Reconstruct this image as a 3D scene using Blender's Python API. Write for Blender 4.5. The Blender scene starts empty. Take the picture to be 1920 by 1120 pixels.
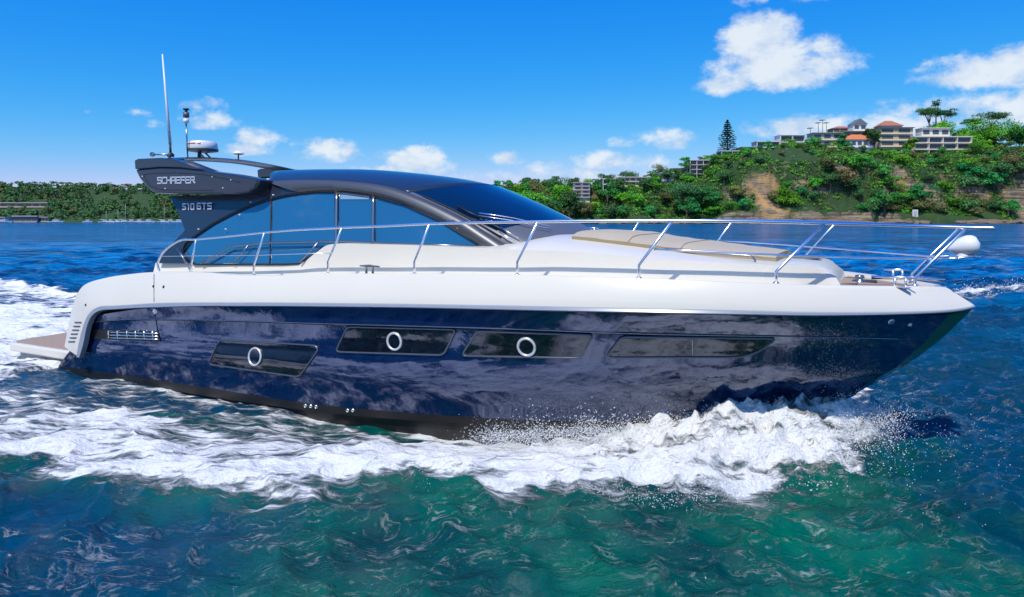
import bpy, bmesh, math, random
import numpy as np
from mathutils import Vector, Matrix
from mathutils.bvhtree import BVHTree
R = math.radians
scene = bpy.context.scene
COL = scene.collection

# ------------------------------------------------------------------ camera
F = 1300.0; CX = 960.0; HY = 411.0; CH = 2.65
cam_d = bpy.data.cameras.new('camera'); cam = bpy.data.objects.new('camera', cam_d); COL.objects.link(cam)
cam_d.sensor_width = 36.0; cam_d.lens = F/1920*36.0
cam_d.shift_y = -(560-HY)/1920
cam_d.clip_start = 0.1; cam_d.clip_end = 20000
cam.location = (0, 0, CH); cam.rotation_euler = (R(90), 0, 0)
scene.camera = cam

# ------------------------------------------------------------------ light
SUN_EL, SUN_AZ = 58.0, 206.0          # compass azimuth: 0 = +Y (view direction), clockwise
sun_d = bpy.data.lights.new('sun', 'SUN'); sun = bpy.data.objects.new('sun', sun_d); COL.objects.link(sun)
sun_d.energy = 3.9; sun_d.angle = R(0.5); sun_d.color = (1.0, 0.95, 0.86)
sdir = Vector((math.sin(R(SUN_AZ))*math.cos(R(SUN_EL)), math.cos(R(SUN_AZ))*math.cos(R(SUN_EL)), math.sin(R(SUN_EL))))
sun.rotation_euler = sdir.to_track_quat('Z', 'Y').to_euler()
sun.location = (0, 0, 60)
scene.view_settings.view_transform = 'Standard'; scene.view_settings.look = 'None'
scene.view_settings.exposure = 0.0; scene.view_settings.gamma = 1.0
scene.render.engine = 'CYCLES'
scene.cycles.max_bounces = 6; scene.cycles.use_adaptive_sampling = True
scene.cycles.caustics_reflective = False; scene.cycles.caustics_refractive = False

world = bpy.data.worlds.new('World'); scene.world = world; world.use_nodes = True
wt = world.node_tree; wt.nodes.clear()
def wn(t, **k):
    n = wt.nodes.new(t)
    for a, b in k.items(): setattr(n, a, b)
    return n
def wlink(a, b): wt.links.new(a, b)
def wmath(op, a, b=None, c=None, clamp=False):
    n = wn('ShaderNodeMath', operation=op, use_clamp=clamp)
    for i, x in enumerate((a, b, c)):
        if x is None: continue
        if isinstance(x, (int, float)): n.inputs[i].default_value = x
        else: wlink(x, n.inputs[i])
    return n.outputs[0]
sky = wn('ShaderNodeTexSky', sky_type='NISHITA'); sky.sun_disc = False
sky.sun_elevation = R(SUN_EL); sky.sun_rotation = R(SUN_AZ); sky.altitude = 0; sky.air_density = 1.0; sky.dust_density = 0.3; sky.ozone_density = 3.0
SKY_S = 0.12
# grading of the sky colour (per channel power curves; the photograph has a strongly saturated azure)
ssep = wn('ShaderNodeSeparateColor'); wlink(sky.outputs[0], ssep.inputs[0]); scmb = wn('ShaderNodeCombineColor')
for k_, (pw_, gn_) in enumerate(((3.0, 1.75), (1.0, .79), (.22, 1.0))):
    v_ = wmath('MULTIPLY', ssep.outputs[k_], SKY_S); v_ = wmath('POWER', v_, pw_); v_ = wmath('MULTIPLY', v_, gn_/SKY_S); wlink(v_, scmb.inputs[k_])
tc = wn('ShaderNodeTexCoord'); sep = wn('ShaderNodeSeparateXYZ'); wlink(tc.outputs['Generated'], sep.inputs[0])
az = wmath('ARCTAN2', sep.outputs[0], sep.outputs[1]); el = wmath('ARCSINE', sep.outputs[2])
comb = wn('ShaderNodeCombineXYZ'); wlink(az, comb.inputs[0]); wlink(el, comb.inputs[1])
def wnoise(scale, detail, rough, off, ysc=1.0, dist=0.0):
    m = wn('ShaderNodeMapping'); m.inputs['Scale'].default_value = (scale, scale*ysc, scale); m.inputs['Location'].default_value = off
    wlink(comb.outputs[0], m.inputs[0])
    n = wn('ShaderNodeTexNoise'); n.inputs['Scale'].default_value = 1; n.inputs['Detail'].default_value = detail
    n.inputs['Roughness'].default_value = rough; n.inputs['Distortion'].default_value = dist
    wlink(m.outputs[0], n.inputs['Vector']); return n.outputs[0]
# (px, py, half width, half height, thickness) of each cloud as a direction in the sky
CLOUDS = [(1435,85,75,55,1.0),(1450,130,130,50,1.0),(1520,90,65,28,.75),(1370,160,60,24,.8),(1525,150,38,22,.35),
          (1900,130,170,42,1.0),(1960,105,100,35,.9),(1400,2,40,14,.35),(1530,-4,50,14,.3),
          (1850,215,330,38,.62),(1600,235,230,24,.5),(1490,243,80,24,.7),
          (1240,262,62,20,.75),(1185,268,40,13,.5),(1260,270,38,18,.7),(1150,305,100,20,.62),(1060,322,110,16,.4),
          (945,298,36,17,.7),(780,300,64,26,.8),(830,312,30,18,.3),(735,318,60,10,.6),(615,285,58,23,.72),
          (488,258,40,22,.62),(460,283,46,12,.5),(395,225,52,24,.45),(360,200,26,14,.36),(398,196,26,14,.34),(250,212,34,11,.36),(180,212,18,6,.22),(290,235,22,9,.18),
          (980,330,120,12,.35),(1350,330,130,14,.3)]
acc = None
for (x, y, rx, ry, st) in CLOUDS:
    a0 = math.atan2((x-CX)/F, 1); h0 = math.hypot((x-CX)/F, 1); e0 = math.atan2((HY-y)/F, h0)
    ra = 1.12*rx/F*math.cos(a0)**2; re = 1.12*ry/F*math.cos(a0)
    dx = wmath('DIVIDE', wmath('SUBTRACT', az, a0), ra)
    dy = wmath('DIVIDE', wmath('SUBTRACT', el, e0), re)
    dy = wmath('MAXIMUM', dy, wmath('MULTIPLY', dy, -1.35))
    d = wmath('ADD', wmath('POWER', wmath('ABSOLUTE', dx), 2.0), wmath('POWER', dy, 2.0))
    m = wmath('SUBTRACT', 1.25, d); m = wmath('MINIMUM', m, wmath('MULTIPLY', m, st))
    acc = m if acc is None else wmath('SMOOTH_MAX', acc, m, 0.12)
n1 = wnoise(13, 7, .62, (3.1, 1.7, 0), 1.5, .3); n2 = wnoise(46, 5, .6, (9, 4, 0), 1.3)
back = wmath('LESS_THAN', sep.outputs[1], -0.05)
nb = wnoise(3.5, 6, .6, (20, 5, 0), 1.6)
acc = wmath('MAXIMUM', acc, wmath('SUBTRACT', wmath('MULTIPLY', back, wmath('MULTIPLY', wmath('SUBTRACT', nb, -1.42), 5.0)), 10.0))
acc = wmath('MINIMUM', acc, 1.0)
dens = wmath('ADD', acc, wmath('ADD', wmath('MULTIPLY', wmath('SUBTRACT', n1, .5), 2.7), wmath('MULTIPLY', wmath('SUBTRACT', n2, .5), 1.4)))
al = wn('ShaderNodeMapRange', interpolation_type='SMOOTHSTEP'); wlink(dens, al.inputs[0])
al.inputs['From Min'].default_value = 0.0; al.inputs['From Max'].default_value = .95; al.inputs['To Max'].default_value = .92
up = wn('ShaderNodeMapRange'); wlink(sep.outputs[2], up.inputs[0]); up.inputs['From Min'].default_value = 0.0; up.inputs['From Max'].default_value = 0.02
alpha = wmath('MULTIPLY', al.outputs[0], up.outputs[0])
ccol = wn('ShaderNodeMixRGB'); shade = wnoise(20, 4, .55, (7.4, 2.2, 0), 1.7)
sr = wn('ShaderNodeMapRange'); wlink(wmath('ADD', shade, wmath('MULTIPLY', dens, .12)), sr.inputs[0]); sr.inputs['From Min'].default_value = .42; sr.inputs['From Max'].default_value = .68
wlink(sr.outputs[0], ccol.inputs[0])
ccol.inputs[1].default_value = (4.6, 5.7, 7.3, 1); ccol.inputs[2].default_value = (6.9, 7.4, 7.9, 1)
mixc = wn('ShaderNodeMixRGB'); wlink(alpha, mixc.inputs[0]); wlink(scmb.outputs[0], mixc.inputs[1]); wlink(ccol.outputs[0], mixc.inputs[2])
bg = wn('ShaderNodeBackground'); bg.inputs['Strength'].default_value = SKY_S; wlink(mixc.outputs[0], bg.inputs['Color'])
wo = wn('ShaderNodeOutputWorld'); wlink(bg.outputs[0], wo.inputs['Surface'])

# ------------------------------------------------------------------ materials
def new_mat(name):
    m = bpy.data.materials.new(name); m.use_nodes = True
    return m, m.node_tree, m.node_tree.nodes['Principled BSDF']
def mat(name, c, rough=.5, metal=0., coat=0., ior=1.5, var=.12, nscale=6., bump=0., bscale=40., crough=.03):
    m, nt, p = new_mat(name)
    p.inputs['Roughness'].default_value = rough; p.inputs['Metallic'].default_value = metal
    p.inputs['Coat Weight'].default_value = coat; p.inputs['Coat Roughness'].default_value = crough; p.inputs['IOR'].default_value = ior
    t = nt.nodes.new('ShaderNodeTexCoord'); n = nt.nodes.new('ShaderNodeTexNoise')
    n.inputs['Scale'].default_value = nscale; n.inputs['Detail'].default_value = 5
    nt.links.new(t.outputs['Object'], n.inputs['Vector'])
    r = nt.nodes.new('ShaderNodeMixRGB'); nt.links.new(n.outputs[0], r.inputs[0])
    r.inputs[1].default_value = tuple(x*(1-var) for x in c)+(1,); r.inputs[2].default_value = tuple(min(1, x*(1+var)) for x in c)+(1,)
    nt.links.new(r.outputs[0], p.inputs['Base Color'])
    if bump:
        n2 = nt.nodes.new('ShaderNodeTexNoise'); n2.inputs['Scale'].default_value = bscale; n2.inputs['Detail'].default_value = 4
        nt.links.new(t.outputs['Object'], n2.inputs['Vector'])
        b = nt.nodes.new('ShaderNodeBump'); b.inputs['Strength'].default_value = 1; b.inputs['Distance'].default_value = bump
        nt.links.new(n2.outputs[0], b.inputs['Height']); nt.links.new(b.outputs[0], p.inputs['Normal'])
    return m
M = {}
M['gel'] = mat('white_gelcoat', (.765,.71,.595), .3, coat=.3, var=.03, nscale=1.2)
M['gel2'] = mat('white_gelcoat_deck', (.76,.71,.60), .45, var=.04, nscale=2)
M['rub'] = mat('grey_rubbing_strake', (.27,.30,.35), .3, metal=.1, var=.08)
M['navy'] = mat('navy_hull_paint', (.003,.014,.060), .03, coat=1, ior=2.15, var=.1, bump=.0020, bscale=5.5)
M['stem'] = mat('green_stem', (.004,.13,.06), .2, coat=.8, var=.15)  # green colour given to the stem facet alone
_p = M['navy'].node_tree.nodes['Principled BSDF']; _p.inputs['Specular Tint'].default_value = (.70,.78,1,1); _p.inputs['Coat Tint'].default_value = (.9,.93,1,1); _p.inputs['Coat Weight'].default_value = .5
M['boot'] = mat('black_antifoul_paint', (.018,.016,.016), .38, var=.35, nscale=5, bump=.002, bscale=25)
M['char'] = mat('charcoal_metallic_paint', (.022,.034,.056), .30, metal=.15, coat=.45, var=.06)
M['arch'] = mat('grey_metallic_arch_paint', (.12,.122,.125), .42, metal=.6, coat=.35, var=.05)
M['roof'] = mat('dark_roof_gloss', (.018,.034,.058), .22, coat=.3, ior=1.45, var=.05)
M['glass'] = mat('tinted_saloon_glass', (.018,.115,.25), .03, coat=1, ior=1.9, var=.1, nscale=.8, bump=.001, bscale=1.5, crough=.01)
M['wglass'] = mat('tinted_windscreen_glass', (.002,.014,.035), .03, coat=.6, ior=1.6, var=.1, nscale=.8, crough=.01)
M['hglass'] = mat('black_hull_window_glass', (.004,.004,.005), .03, coat=.6, ior=1.85, var=.1, bump=.002, bscale=6, crough=.01)
M['black'] = mat('black_rubber', (.012,.012,.013), .5, var=.1)
M['steel'] = mat('polished_stainless_steel', (.9,.9,.9), .27, metal=1, var=.03)
M['wframe'] = mat('hull_window_frame', (.13,.15,.19), .25, metal=.6, var=.05)
M['ring'] = mat('bright_porthole_ring', (.80,.80,.80), .3, metal=.5, var=.03)
M['dsteel'] = mat('dark_stainless_frame', (.30,.32,.35), .25, metal=.9, var=.05)
M['white'] = mat('white_plastic', (.8,.8,.8), .35, var=.02)
M['vent'] = mat('vent_shadow_gap', (.10,.10,.11), .6)
M['grey'] = mat('grey_plastic', (.11,.12,.14), .4, var=.05)
M['red'] = mat('red_lettering', (.45,.04,.03), .5)
M['pblue'] = mat('pale_blue_strip', (.22,.36,.52), .5)
M['silver'] = mat('silver_lettering', (.62,.66,.72), .3, metal=.3)
M['cush'] = mat('beige_cushion_fabric', (.50,.42,.30), .85, var=.06, bump=.004, bscale=120)
M['cushd'] = mat('beige_cushion_piping', (.33,.26,.15), .85, var=.06)
M['hglass'].node_tree.nodes['Principled BSDF'].inputs['Specular Tint'].default_value = (.78,.86,1,1)
# teak
def teak():
    m, nt, p = new_mat('teak_planking'); p.inputs['Roughness'].default_value = .6
    t = nt.nodes.new('ShaderNodeTexCoord'); mp = nt.nodes.new('ShaderNodeMapping'); mp.inputs['Scale'].default_value = (1, 18, 1)
    nt.links.new(t.outputs['Object'], mp.inputs[0]); n = nt.nodes.new('ShaderNodeTexNoise'); n.inputs['Scale'].default_value = 3; n.inputs['Detail'].default_value = 6
    nt.links.new(mp.outputs[0], n.inputs['Vector'])
    w = nt.nodes.new('ShaderNodeTexWave'); w.bands_direction = 'Y'; w.inputs['Scale'].default_value = 5.5
    nt.links.new(t.outputs['Object'], w.inputs['Vector'])
    r = nt.nodes.new('ShaderNodeMixRGB'); nt.links.new(n.outputs[0], r.inputs[0]); r.inputs[1].default_value = (.36,.245,.15,1); r.inputs[2].default_value = (.52,.37,.24,1)
    g = nt.nodes.new('ShaderNodeMath'); g.operation = 'LESS_THAN'; g.inputs[1].default_value = .035; nt.links.new(w.outputs[1], g.inputs[0])
    k = nt.nodes.new('ShaderNodeMixRGB'); nt.links.new(g.outputs[0], k.inputs[0]); nt.links.new(r.outputs[0], k.inputs[1]); k.inputs[2].default_value = (.05,.04,.03,1)
    nt.links.new(k.outputs[0], p.inputs['Base Color']); return m
M['teak'] = teak()

# ------------------------------------------------------------------ mesh helpers
class MB:
    def __init__(s): s.v = []; s.f = []; s.m = []; s.sm = []
    def add(s, vs, fs, mi=0, smooth=True):
        o = len(s.v); s.v += [tuple(x) for x in vs]
        for f in fs: s.f.append(tuple(i+o for i in f)); s.m.append(mi); s.sm.append(smooth)
        return s
    def grid(s, rows, mi=0, smooth=True, mfun=None, closed=False):
        n = len(rows[0]); vs = [p for r in rows for p in r]; o = len(s.v); s.v += [tuple(x) for x in vs]
        for i in range(len(rows)-1):
            for j in range(n if closed else n-1):
                k = (j+1) % n
                s.f.append((o+i*n+j, o+i*n+k, o+(i+1)*n+k, o+(i+1)*n+j)); s.m.append(mfun(i, j) if mfun else mi); s.sm.append(smooth)
        return s
    def box(s, c, d, mi=0, rz=0):
        x, y, z = c; a, b, h = (k/2 for k in d); cs, sn = math.cos(rz), math.sin(rz)
        vs = []
        for dz in (-h, h):
            for dx, dy in ((-a,-b),(a,-b),(a,b),(-a,b)): vs.append((x+dx*cs-dy*sn, y+dx*sn+dy*cs, z+dz))
        s.add(vs, [(0,3,2,1),(4,5,6,7),(0,1,5,4),(1,2,6,5),(2,3,7,6),(3,0,4,7)], mi, False); return s
    def tube(s, pts, r, n=8, mi=0, cap=True):
        pts = [Vector(p) for p in pts]; rings = []; prev = None
        for i, p in enumerate(pts):
            t = (pts[min(i+1, len(pts)-1)]-pts[max(i-1, 0)]).normalized()
            if prev is None: a = t.orthogonal().normalized()
            else: a = (prev-t*prev.dot(t)).normalized()
            prev = a; b = t.cross(a); rr = r[i] if isinstance(r, (list, tuple)) else r
            rings.append([p+a*math.cos(2*math.pi*k/n)*rr+b*math.sin(2*math.pi*k/n)*rr for k in range(n)])
        o = len(s.v); s.grid(rings, mi, True, closed=True)
        if cap:
            s.f.append(tuple(o+k for k in range(n))[::-1]); s.m.append(mi); s.sm.append(False)
            e = o+(len(pts)-1)*n; s.f.append(tuple(e+k for k in range(n))); s.m.append(mi); s.sm.append(False)
        return s
    def lathe(s, prof, c=(0,0,0), n=24, mi=0, axis=None):
        rings = [[(r*math.cos(2*math.pi*k/n), r*math.sin(2*math.pi*k/n), z) for k in range(n)] for r, z in prof]
        q = Vector(axis).to_track_quat('Z', 'Y').to_matrix() if axis is not None else Matrix.Identity(3)
        rings = [[q @ Vector(p)+Vector(c) for p in r] for r in rings]
        return s.grid(rings, mi, True, closed=True)
    def prism(s, pts, off, mi=0):
        """polygon of 3D points, extruded by off"""
        n = len(pts); a = [Vector(p) for p in pts]; b = [p+Vector(off) for p in a]
        s.add(a+b, [tuple(range(n)), tuple(range(2*n-1, n-1, -1))]+[(i, i+n, (i+1) % n+n, (i+1) % n) for i in range(n)], mi, False); return s
    def mirror(s):
        o = MB(); o.v = [(x, -y, z) for x, y, z in s.v]; o.f = [f[::-1] for f in s.f]; o.m = list(s.m); o.sm = list(s.sm); return o
    def join(s, o):
        k = len(s.v); s.v += o.v; s.f += [tuple(i+k for i in f) for f in o.f]; s.m += o.m; s.sm += o.sm; return s
    def build(s, name, mats, parent=None, bevel=0, solid=0, autosmooth=None):
        me = bpy.data.meshes.new(name); me.from_pydata(s.v, [], s.f)
        if not isinstance(mats, (list, tuple)): mats = [mats]
        for m in mats: me.materials.append(M[m] if isinstance(m, str) else m)
        me.polygons.foreach_set('material_index', s.m); me.polygons.foreach_set('use_smooth', s.sm)
        bm = bmesh.new(); bm.from_mesh(me); bmesh.ops.remove_doubles(bm, verts=bm.verts, dist=1e-5)
        bmesh.ops.recalc_face_normals(bm, faces=bm.faces); bm.to_mesh(me); bm.free()
        if autosmooth is not None: me.set_sharp_from_angle(angle=R(autosmooth))
        me.update(); o = bpy.data.objects.new(name, me); COL.objects.link(o)
        if parent: o.parent = parent
        if solid:
            md = o.modifiers.new('solid', 'SOLIDIFY'); md.thickness = solid; md.offset = -1
        if bevel:
            md = o.modifiers.new('bevel', 'BEVEL'); md.width = bevel; md.segments = 2; md.limit_method = 'ANGLE'; md.angle_limit = R(35)
        return o
def empty(name, loc=(0,0,0), rz=0):
    o = bpy.data.objects.new(name, None); o.location = loc; o.rotation_euler = (0,0,rz); o.empty_display_size = .3; COL.objects.link(o); return o
def tag(o, label=None, cat=None, group=None, kind=None):
    if label: o['label'] = label
    if cat: o['category'] = cat
    if group: o['group'] = group
    if kind: o['kind'] = kind
    return o
def copy_tree(o, loc=None, rz=None, sc=None, label=None):
    c = o.copy(); COL.objects.link(c)
    if loc is not None: c.location = loc
    if rz is not None: c.rotation_euler = (0,0,rz)
    if sc is not None: c.scale = sc
    if label: c['label'] = label
    for ch in list(o.children):
        d = ch.copy(); COL.objects.link(d); d.parent = c
        for g in list(ch.children):
            e = g.copy(); COL.objects.link(e); e.parent = d
    return c
def sstep(a, b, x):
    t = np.clip((x-a)/(b-a), 0, 1); return t*t*(3-2*t)
def spline(pts, n):
    """Catmull-Rom through pts resampled evenly in its parameter of chord length"""
    P = np.array(pts, float); d = np.r_[0, np.cumsum(np.linalg.norm(np.diff(P, axis=0), axis=1))]
    T = np.linspace(0, d[-1], n); out = []
    for t in T:
        i = min(max(int(np.searchsorted(d, t, side='right'))-1, 0), len(P)-2)
        h = d[i+1]-d[i]; s = (t-d[i])/h
        m0 = (P[i+1]-P[i-1])/(d[i+1]-d[i-1]) if i > 0 else (P[1]-P[0])/h
        m1 = (P[i+2]-P[i])/(d[i+2]-d[i]) if i+2 < len(P) else (P[i+1]-P[i])/h
        out.append((2*s**3-3*s**2+1)*P[i]+(s**3-2*s**2+s)*h*m0+(-2*s**3+3*s**2)*P[i+1]+(s**3-s**2)*h*m1)
    return [tuple(x) for x in out]

# ------------------------------------------------------------------ boat frame
TH = R(28); Y0 = 10.25
cs, sn = math.cos(TH), math.sin(TH)
def ray(px, py): return np.array([(px-CX)/F, 1.0, (HY-py)/F])
def to_local(p):
    x, y, z = p[0], p[1]-Y0, p[2]; return (x*cs-y*sn, x*sn+y*cs, z)      # u, port, z
def uvz(px, py, d):
    r = ray(px, py); l = to_local((r[0]*d, r[1]*d, CH+r[2]*d)); return l[0], -l[1], l[2]
def hit(px, py, vs):
    """point of the boat surface v = vs(u, z) (starboard half breadth) seen along the photo ray"""
    f = vs if callable(vs) else (lambda u, z: vs)
    d = 3.0; g = lambda d: (lambda q: q[1]-f(q[0], q[2]))(uvz(px, py, d))
    while g(d) > 0 and d < 40: d += .05
    a, b = d-.05, d
    for _ in range(40):
        m = (a+b)/2
        if g(m) > 0: a = m
        else: b = m
    u, v, z = uvz(px, py, b); return (u, -v, z)                        # local boat coords
def umk(px, v=0.): return hit(px, 500, v)[0]
def beam(vmax, um, ue, vend=.02, p=2.9, us=-9.5, vst=.14):
    def f(u, z=0):
        if u > um:
            t = (u-um)/(ue-um); return vmax-(vmax-vend)*abs(t)**p
        return vmax-vst*((um-u)/(um-us))**2
    return f
def line(pts, f, n=140):
    return spline([hit(x, y, f if not (len(q) > 0) else q[0]) for x, y, *q in pts], n)
UB = umk(1828)
fA = beam(1.98, -1.0, umk(1776, .05), .05, 4.5)
fB = beam(2.12, -1.0, UB, .0, 4.1)
fC = beam(2.14, -1.0, UB, .0, 4.1)
f2 = beam(2.07, -1.2, umk(1780,.13), .13, 3.9)
fD = beam(2.062, -1.5, umk(1737,.13), .13, 3.5)
fMd = beam(2.045, -2.0, umk(1680,.13), .13, 3.0)
fE = beam(1.955, -2.4, umk(1600,.12), .12, 2.5)
yacht = empty('motor_yacht', (0, Y0, 0), -TH)
tag(yacht, 'navy blue and white sports motor yacht with dark coupe roof speeding across the harbour', 'yacht')

# topsides (white band, with the leg at the stern)
rA = [(121,650),(128,612),(136,575),(148,546),(165,531),(200,521),(240,515),(288,511),(380,511),(440,516),(520,517),(620,514),(780,514),(960,516),(1100,520),(1250,525),(1400,531),(1520,535),(1620,537),(1700,538),(1745,538),(1775,539)]
rB = [(147,668),(152,640),(160,610),(170,588),(187,575),(215,573),(250,571),(300,568),(380,567),(450,567),(520,567),(620,568),(780,570),(960,573),(1100,576),(1250,579),(1400,582),(1520,585),(1640,585),(1740,583),(1795,579),(1828,573)]
rC = [(152,672),(160,645),(167,612),(177,592),(193,583),(218,581),(250,579),(300,577),(380,575),(450,575),(520,575),(620,576),(780,578),(960,582),(1100,585),(1250,588),(1400,591),(1520,593),(1640,592),(1740,589),(1795,585),(1828,578)]
def pairs(r, f, sub=5):
    P = [hit(x, y, f) for x, y in r]; out = []
    for i in range(len(P)-1):
        for k in range(sub):
            t = k/sub; p = [np.array(P[min(max(j, 0), len(P)-1)]) for j in (i-1, i, i+1, i+2)]
            out.append(tuple(.5*((2*p[1])+(-p[0]+p[2])*t+(2*p[0]-5*p[1]+4*p[2]-p[3])*t*t+(-p[0]+3*p[1]-3*p[2]+p[3])*t**3)))
    out.append(tuple(P[-1])); return out
LA, LB, LC = pairs(rA, fA), pairs(rB, fB), pairs(rC, fC)
def lerp(a, b, t): return tuple(a[i]*(1-t)+b[i]*t for i in range(3))
def off(p, du=0, dy=0, dz=0): return (p[0]+du, p[1]+dy, p[2]+dz)
# y is negative to starboard: moving inboard adds to y
def inb(p, d, dz=0): return (p[0], min(p[1]+d, -0.0) if p[1] < 0 else p[1], p[2]+dz)
top = MB()
rowsT = []
for a, b in zip(LA, LB):
    mid = [lerp(a, b, t) for t in (.0, .12, .4, .75, .94, 1.0)]
    bul = [0, .006, .016, .014, .006, 0.]
    rowsT.append([inb(inb(a, .14), 0, -.06), inb(a, .12, -.008), inb(a, .03, .004)]+[(m[0], m[1]-k, m[2]) for m, k in zip(mid, bul)])
top.grid(rowsT)
TB = MB().join(top); tbvh = BVHTree.FromPolygons([Vector(v) for v in TB.v], TB.f)
topo = MB().join(top).join(top.mirror()).build('topsides', 'gel', yacht, autosmooth=50)
rb = MB()
rws = []
for b, c in zip(LB, LC):
    rws.append([b, (b[0], b[1]-.035, b[2]-.008), (c[0], c[1]-.035, c[2]+.014), (c[0], c[1]-.01, c[2]), inb(c, .05, -.002)])
rb.grid(rws)
MB().join(rb).join(rb.mirror()).build('rubbing_strake', 'rub', yacht, autosmooth=40)

# hull
N = 150
L2 = line([(172,593),(250,581),(300,577),(450,575.5),(620,576.5),(780,579),(960,583),(1100,586),(1250,589),(1400,592),(1520,594),(1640,593),(1720,591.5),(1780,590)], f2, N)
LD = line([(163,606),(230,600),(300,599),(450,602),(600,607),(780,612),(960,617),(1200,626),(1450,631),(1600,634),(1680,636),(1737,638)], fD, N)
LD2 = [(p[0], p[1]+.03, p[2]-.022) for p in LD]
LM = line([(138,648),(300,662),(450,675),(600,690),(780,703),(960,712),(1200,712),(1450,703),(1600,695),(1680,689)], fMd, N)
LE0 = line([(110,686),(262,708),(400,729),(560,754),(700,769),(900,783),(1034,789),(1200,787),(1400,770),(1520,754),(1600,735)], lambda u, z: fE(u)+.01, N)
LE = line([(108,698),(262,722),(380,742),(560,768),(700,783),(900,797),(1034,803),(1200,800),(1400,780),(1520,760),(1598,738)], fE, N)
LF = [(p[0], p[1]*.93, p[2]-.35) for p in LE]
LK = [(p[0], 0, -.75+.0*i) for i, p in enumerate(LE)]
for i in range(N):
    t = max(0, (i/(N-1)-.6)/.4); LK[i] = (LE[i][0]+.05*t, 0, -.75+(LE[-1][2]+.72)*t**2.2)
    LF[i] = lerp(LF[i], LE[i], t**2*.9) if t > 0 else LF[i]
hull = MB()
lines = [L2, LD, LD2]
for k in (.3, .6): lines.append([ (lambda q: (q[0], q[1]+.02*math.sin(math.pi*k), q[2]))(lerp(a, b, k)) for a, b in zip(LD2, LM)])
lines.append(LM)
for k in (.35, .7): lines.append([lerp(a, b, k) for a, b in zip(LM, LE0)])
nblue = len(lines)
lines += [LE0, LE, [inb(p, .04, -.012) for p in LE], LF, LK]
hull.grid(lines, mfun=lambda i, j: 0 if i < nblue else 1)
# stem facet
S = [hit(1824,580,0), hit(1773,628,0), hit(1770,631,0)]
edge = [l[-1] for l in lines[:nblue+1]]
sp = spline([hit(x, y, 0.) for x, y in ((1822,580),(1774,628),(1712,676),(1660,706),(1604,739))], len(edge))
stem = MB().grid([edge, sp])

full = MB().join(hull).join(hull.mirror())

tr = [l[0] for l in lines]; full.grid([tr, [(a[0], -a[1], a[2]) for a in tr]], 0)
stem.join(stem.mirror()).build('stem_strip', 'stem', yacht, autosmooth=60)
hullo = full.build('hull', ['navy', 'boot'], yacht, autosmooth=28)
kn = MB().tube([(p[0], p[1]-.004, p[2]) for p in LD[2:-4]], .007, 6); kn.build('knuckle_highlight', 'dsteel', yacht); kn.mirror().build('knuckle_highlight', 'dsteel', yacht)  # thin grey tube added as the highlight along the knuckle
bvh = BVHTree.FromPolygons([Vector(v) for v in full.v], full.f)
camL = Vector(to_local((0, 0, CH)))
def on_hull(px, py, out=.012):
    r = ray(px, py); d = Vector((r[0]*cs-r[1]*sn, r[0]*sn+r[1]*cs, r[2])).normalized()
    loc, nor, idx, dist = bvh.ray_cast(camL, d)
    if nor.dot(d) > 0: nor = -nor
    return loc+nor*out, nor
def on_top(px, py, out=.012):
    r = ray(px, py); d = Vector((r[0]*cs-r[1]*sn, r[0]*sn+r[1]*cs, r[2])).normalized()
    loc, nor, idx, dist = tbvh.ray_cast(camL, d)
    if nor.dot(d) > 0: nor = -nor
    return loc+nor*out, nor
# transom / stern inner face and deck
deck = MB()
dl = [inb(inb(a, .14), 0, -.045) for a in LA]
deck.grid([[p, (p[0], p[1]*.5, p[2]+.015), (p[0], 0, p[2]+.02), (p[0], -p[1]*.5, p[2]+.015), (p[0], -p[1], p[2])] for p in dl],
          mfun=lambda i, j: 1 if dl[i][0] > umk(1500, 1.2) else 0)
deck.build('deck', ['gel2', 'teak'], yacht, autosmooth=40)

def round_poly(pts, r=.25, n=4):
    out = []; m = len(pts)
    for i in range(m):
        p0, p1, p2 = (np.array(pts[(i+k) % m], float) for k in (-1, 0, 1))
        d0 = np.linalg.norm(p0-p1); d2 = np.linalg.norm(p2-p1); rr = min(r, d0*.45, d2*.45)
        a = p1+(p0-p1)/d0*rr; b = p1+(p2-p1)/d2*rr
        for k in range(n+1):
            t = k/n; out.append(tuple((1-t)**2*a+2*t*(1-t)*p1+t*t*b))
    return out
def densify(pts, step=14):
    out = []
    for i in range(len(pts)):
        a, b = np.array(pts[i], float), np.array(pts[(i+1) % len(pts)], float); n = max(1, int(np.linalg.norm(b-a)/step))
        out += [tuple(a+(b-a)*k/n) for k in range(n)]
    return out
def hull_patch(poly, out):
    """patch that follows the hull: rows between the upper and lower edge"""
    xs = [p[0] for p in poly]; x0, x1 = min(xs), max(xs); cols = []
    def yr(x):
        ys = []
        for i in range(len(poly)):
            (ax, ay), (bx, by) = poly[i], poly[(i+1) % len(poly)]
            if (ax-x)*(bx-x) <= 0 and abs(bx-ax) > 1e-6: ys.append(ay+(by-ay)*(x-ax)/(bx-ax))
        return min(ys), max(ys)
    nx = max(8, int((x1-x0)/6))
    for i in range(nx+1):
        x = x0+.15+(x1-x0-.3)*i/nx; a, b = yr(x)
        cols.append([tuple(on_hull(x, a+(b-a)*k/8, out)[0]) for k in range(9)])
    return MB().grid(cols)
HW = [[(412,637),(592,648),(598,656),(562,707),(392,683)], [(652,613),(856,618),(832,666),(630,660)],
      [(895,621),(1112,628),(1090,671),(866,667)], [(1165,631),(1456,634),(1420,660),(1386,669),(1136,670)]]
HP = [(480,669,17), (741,640,17.5), (988,650,19), None]
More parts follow.
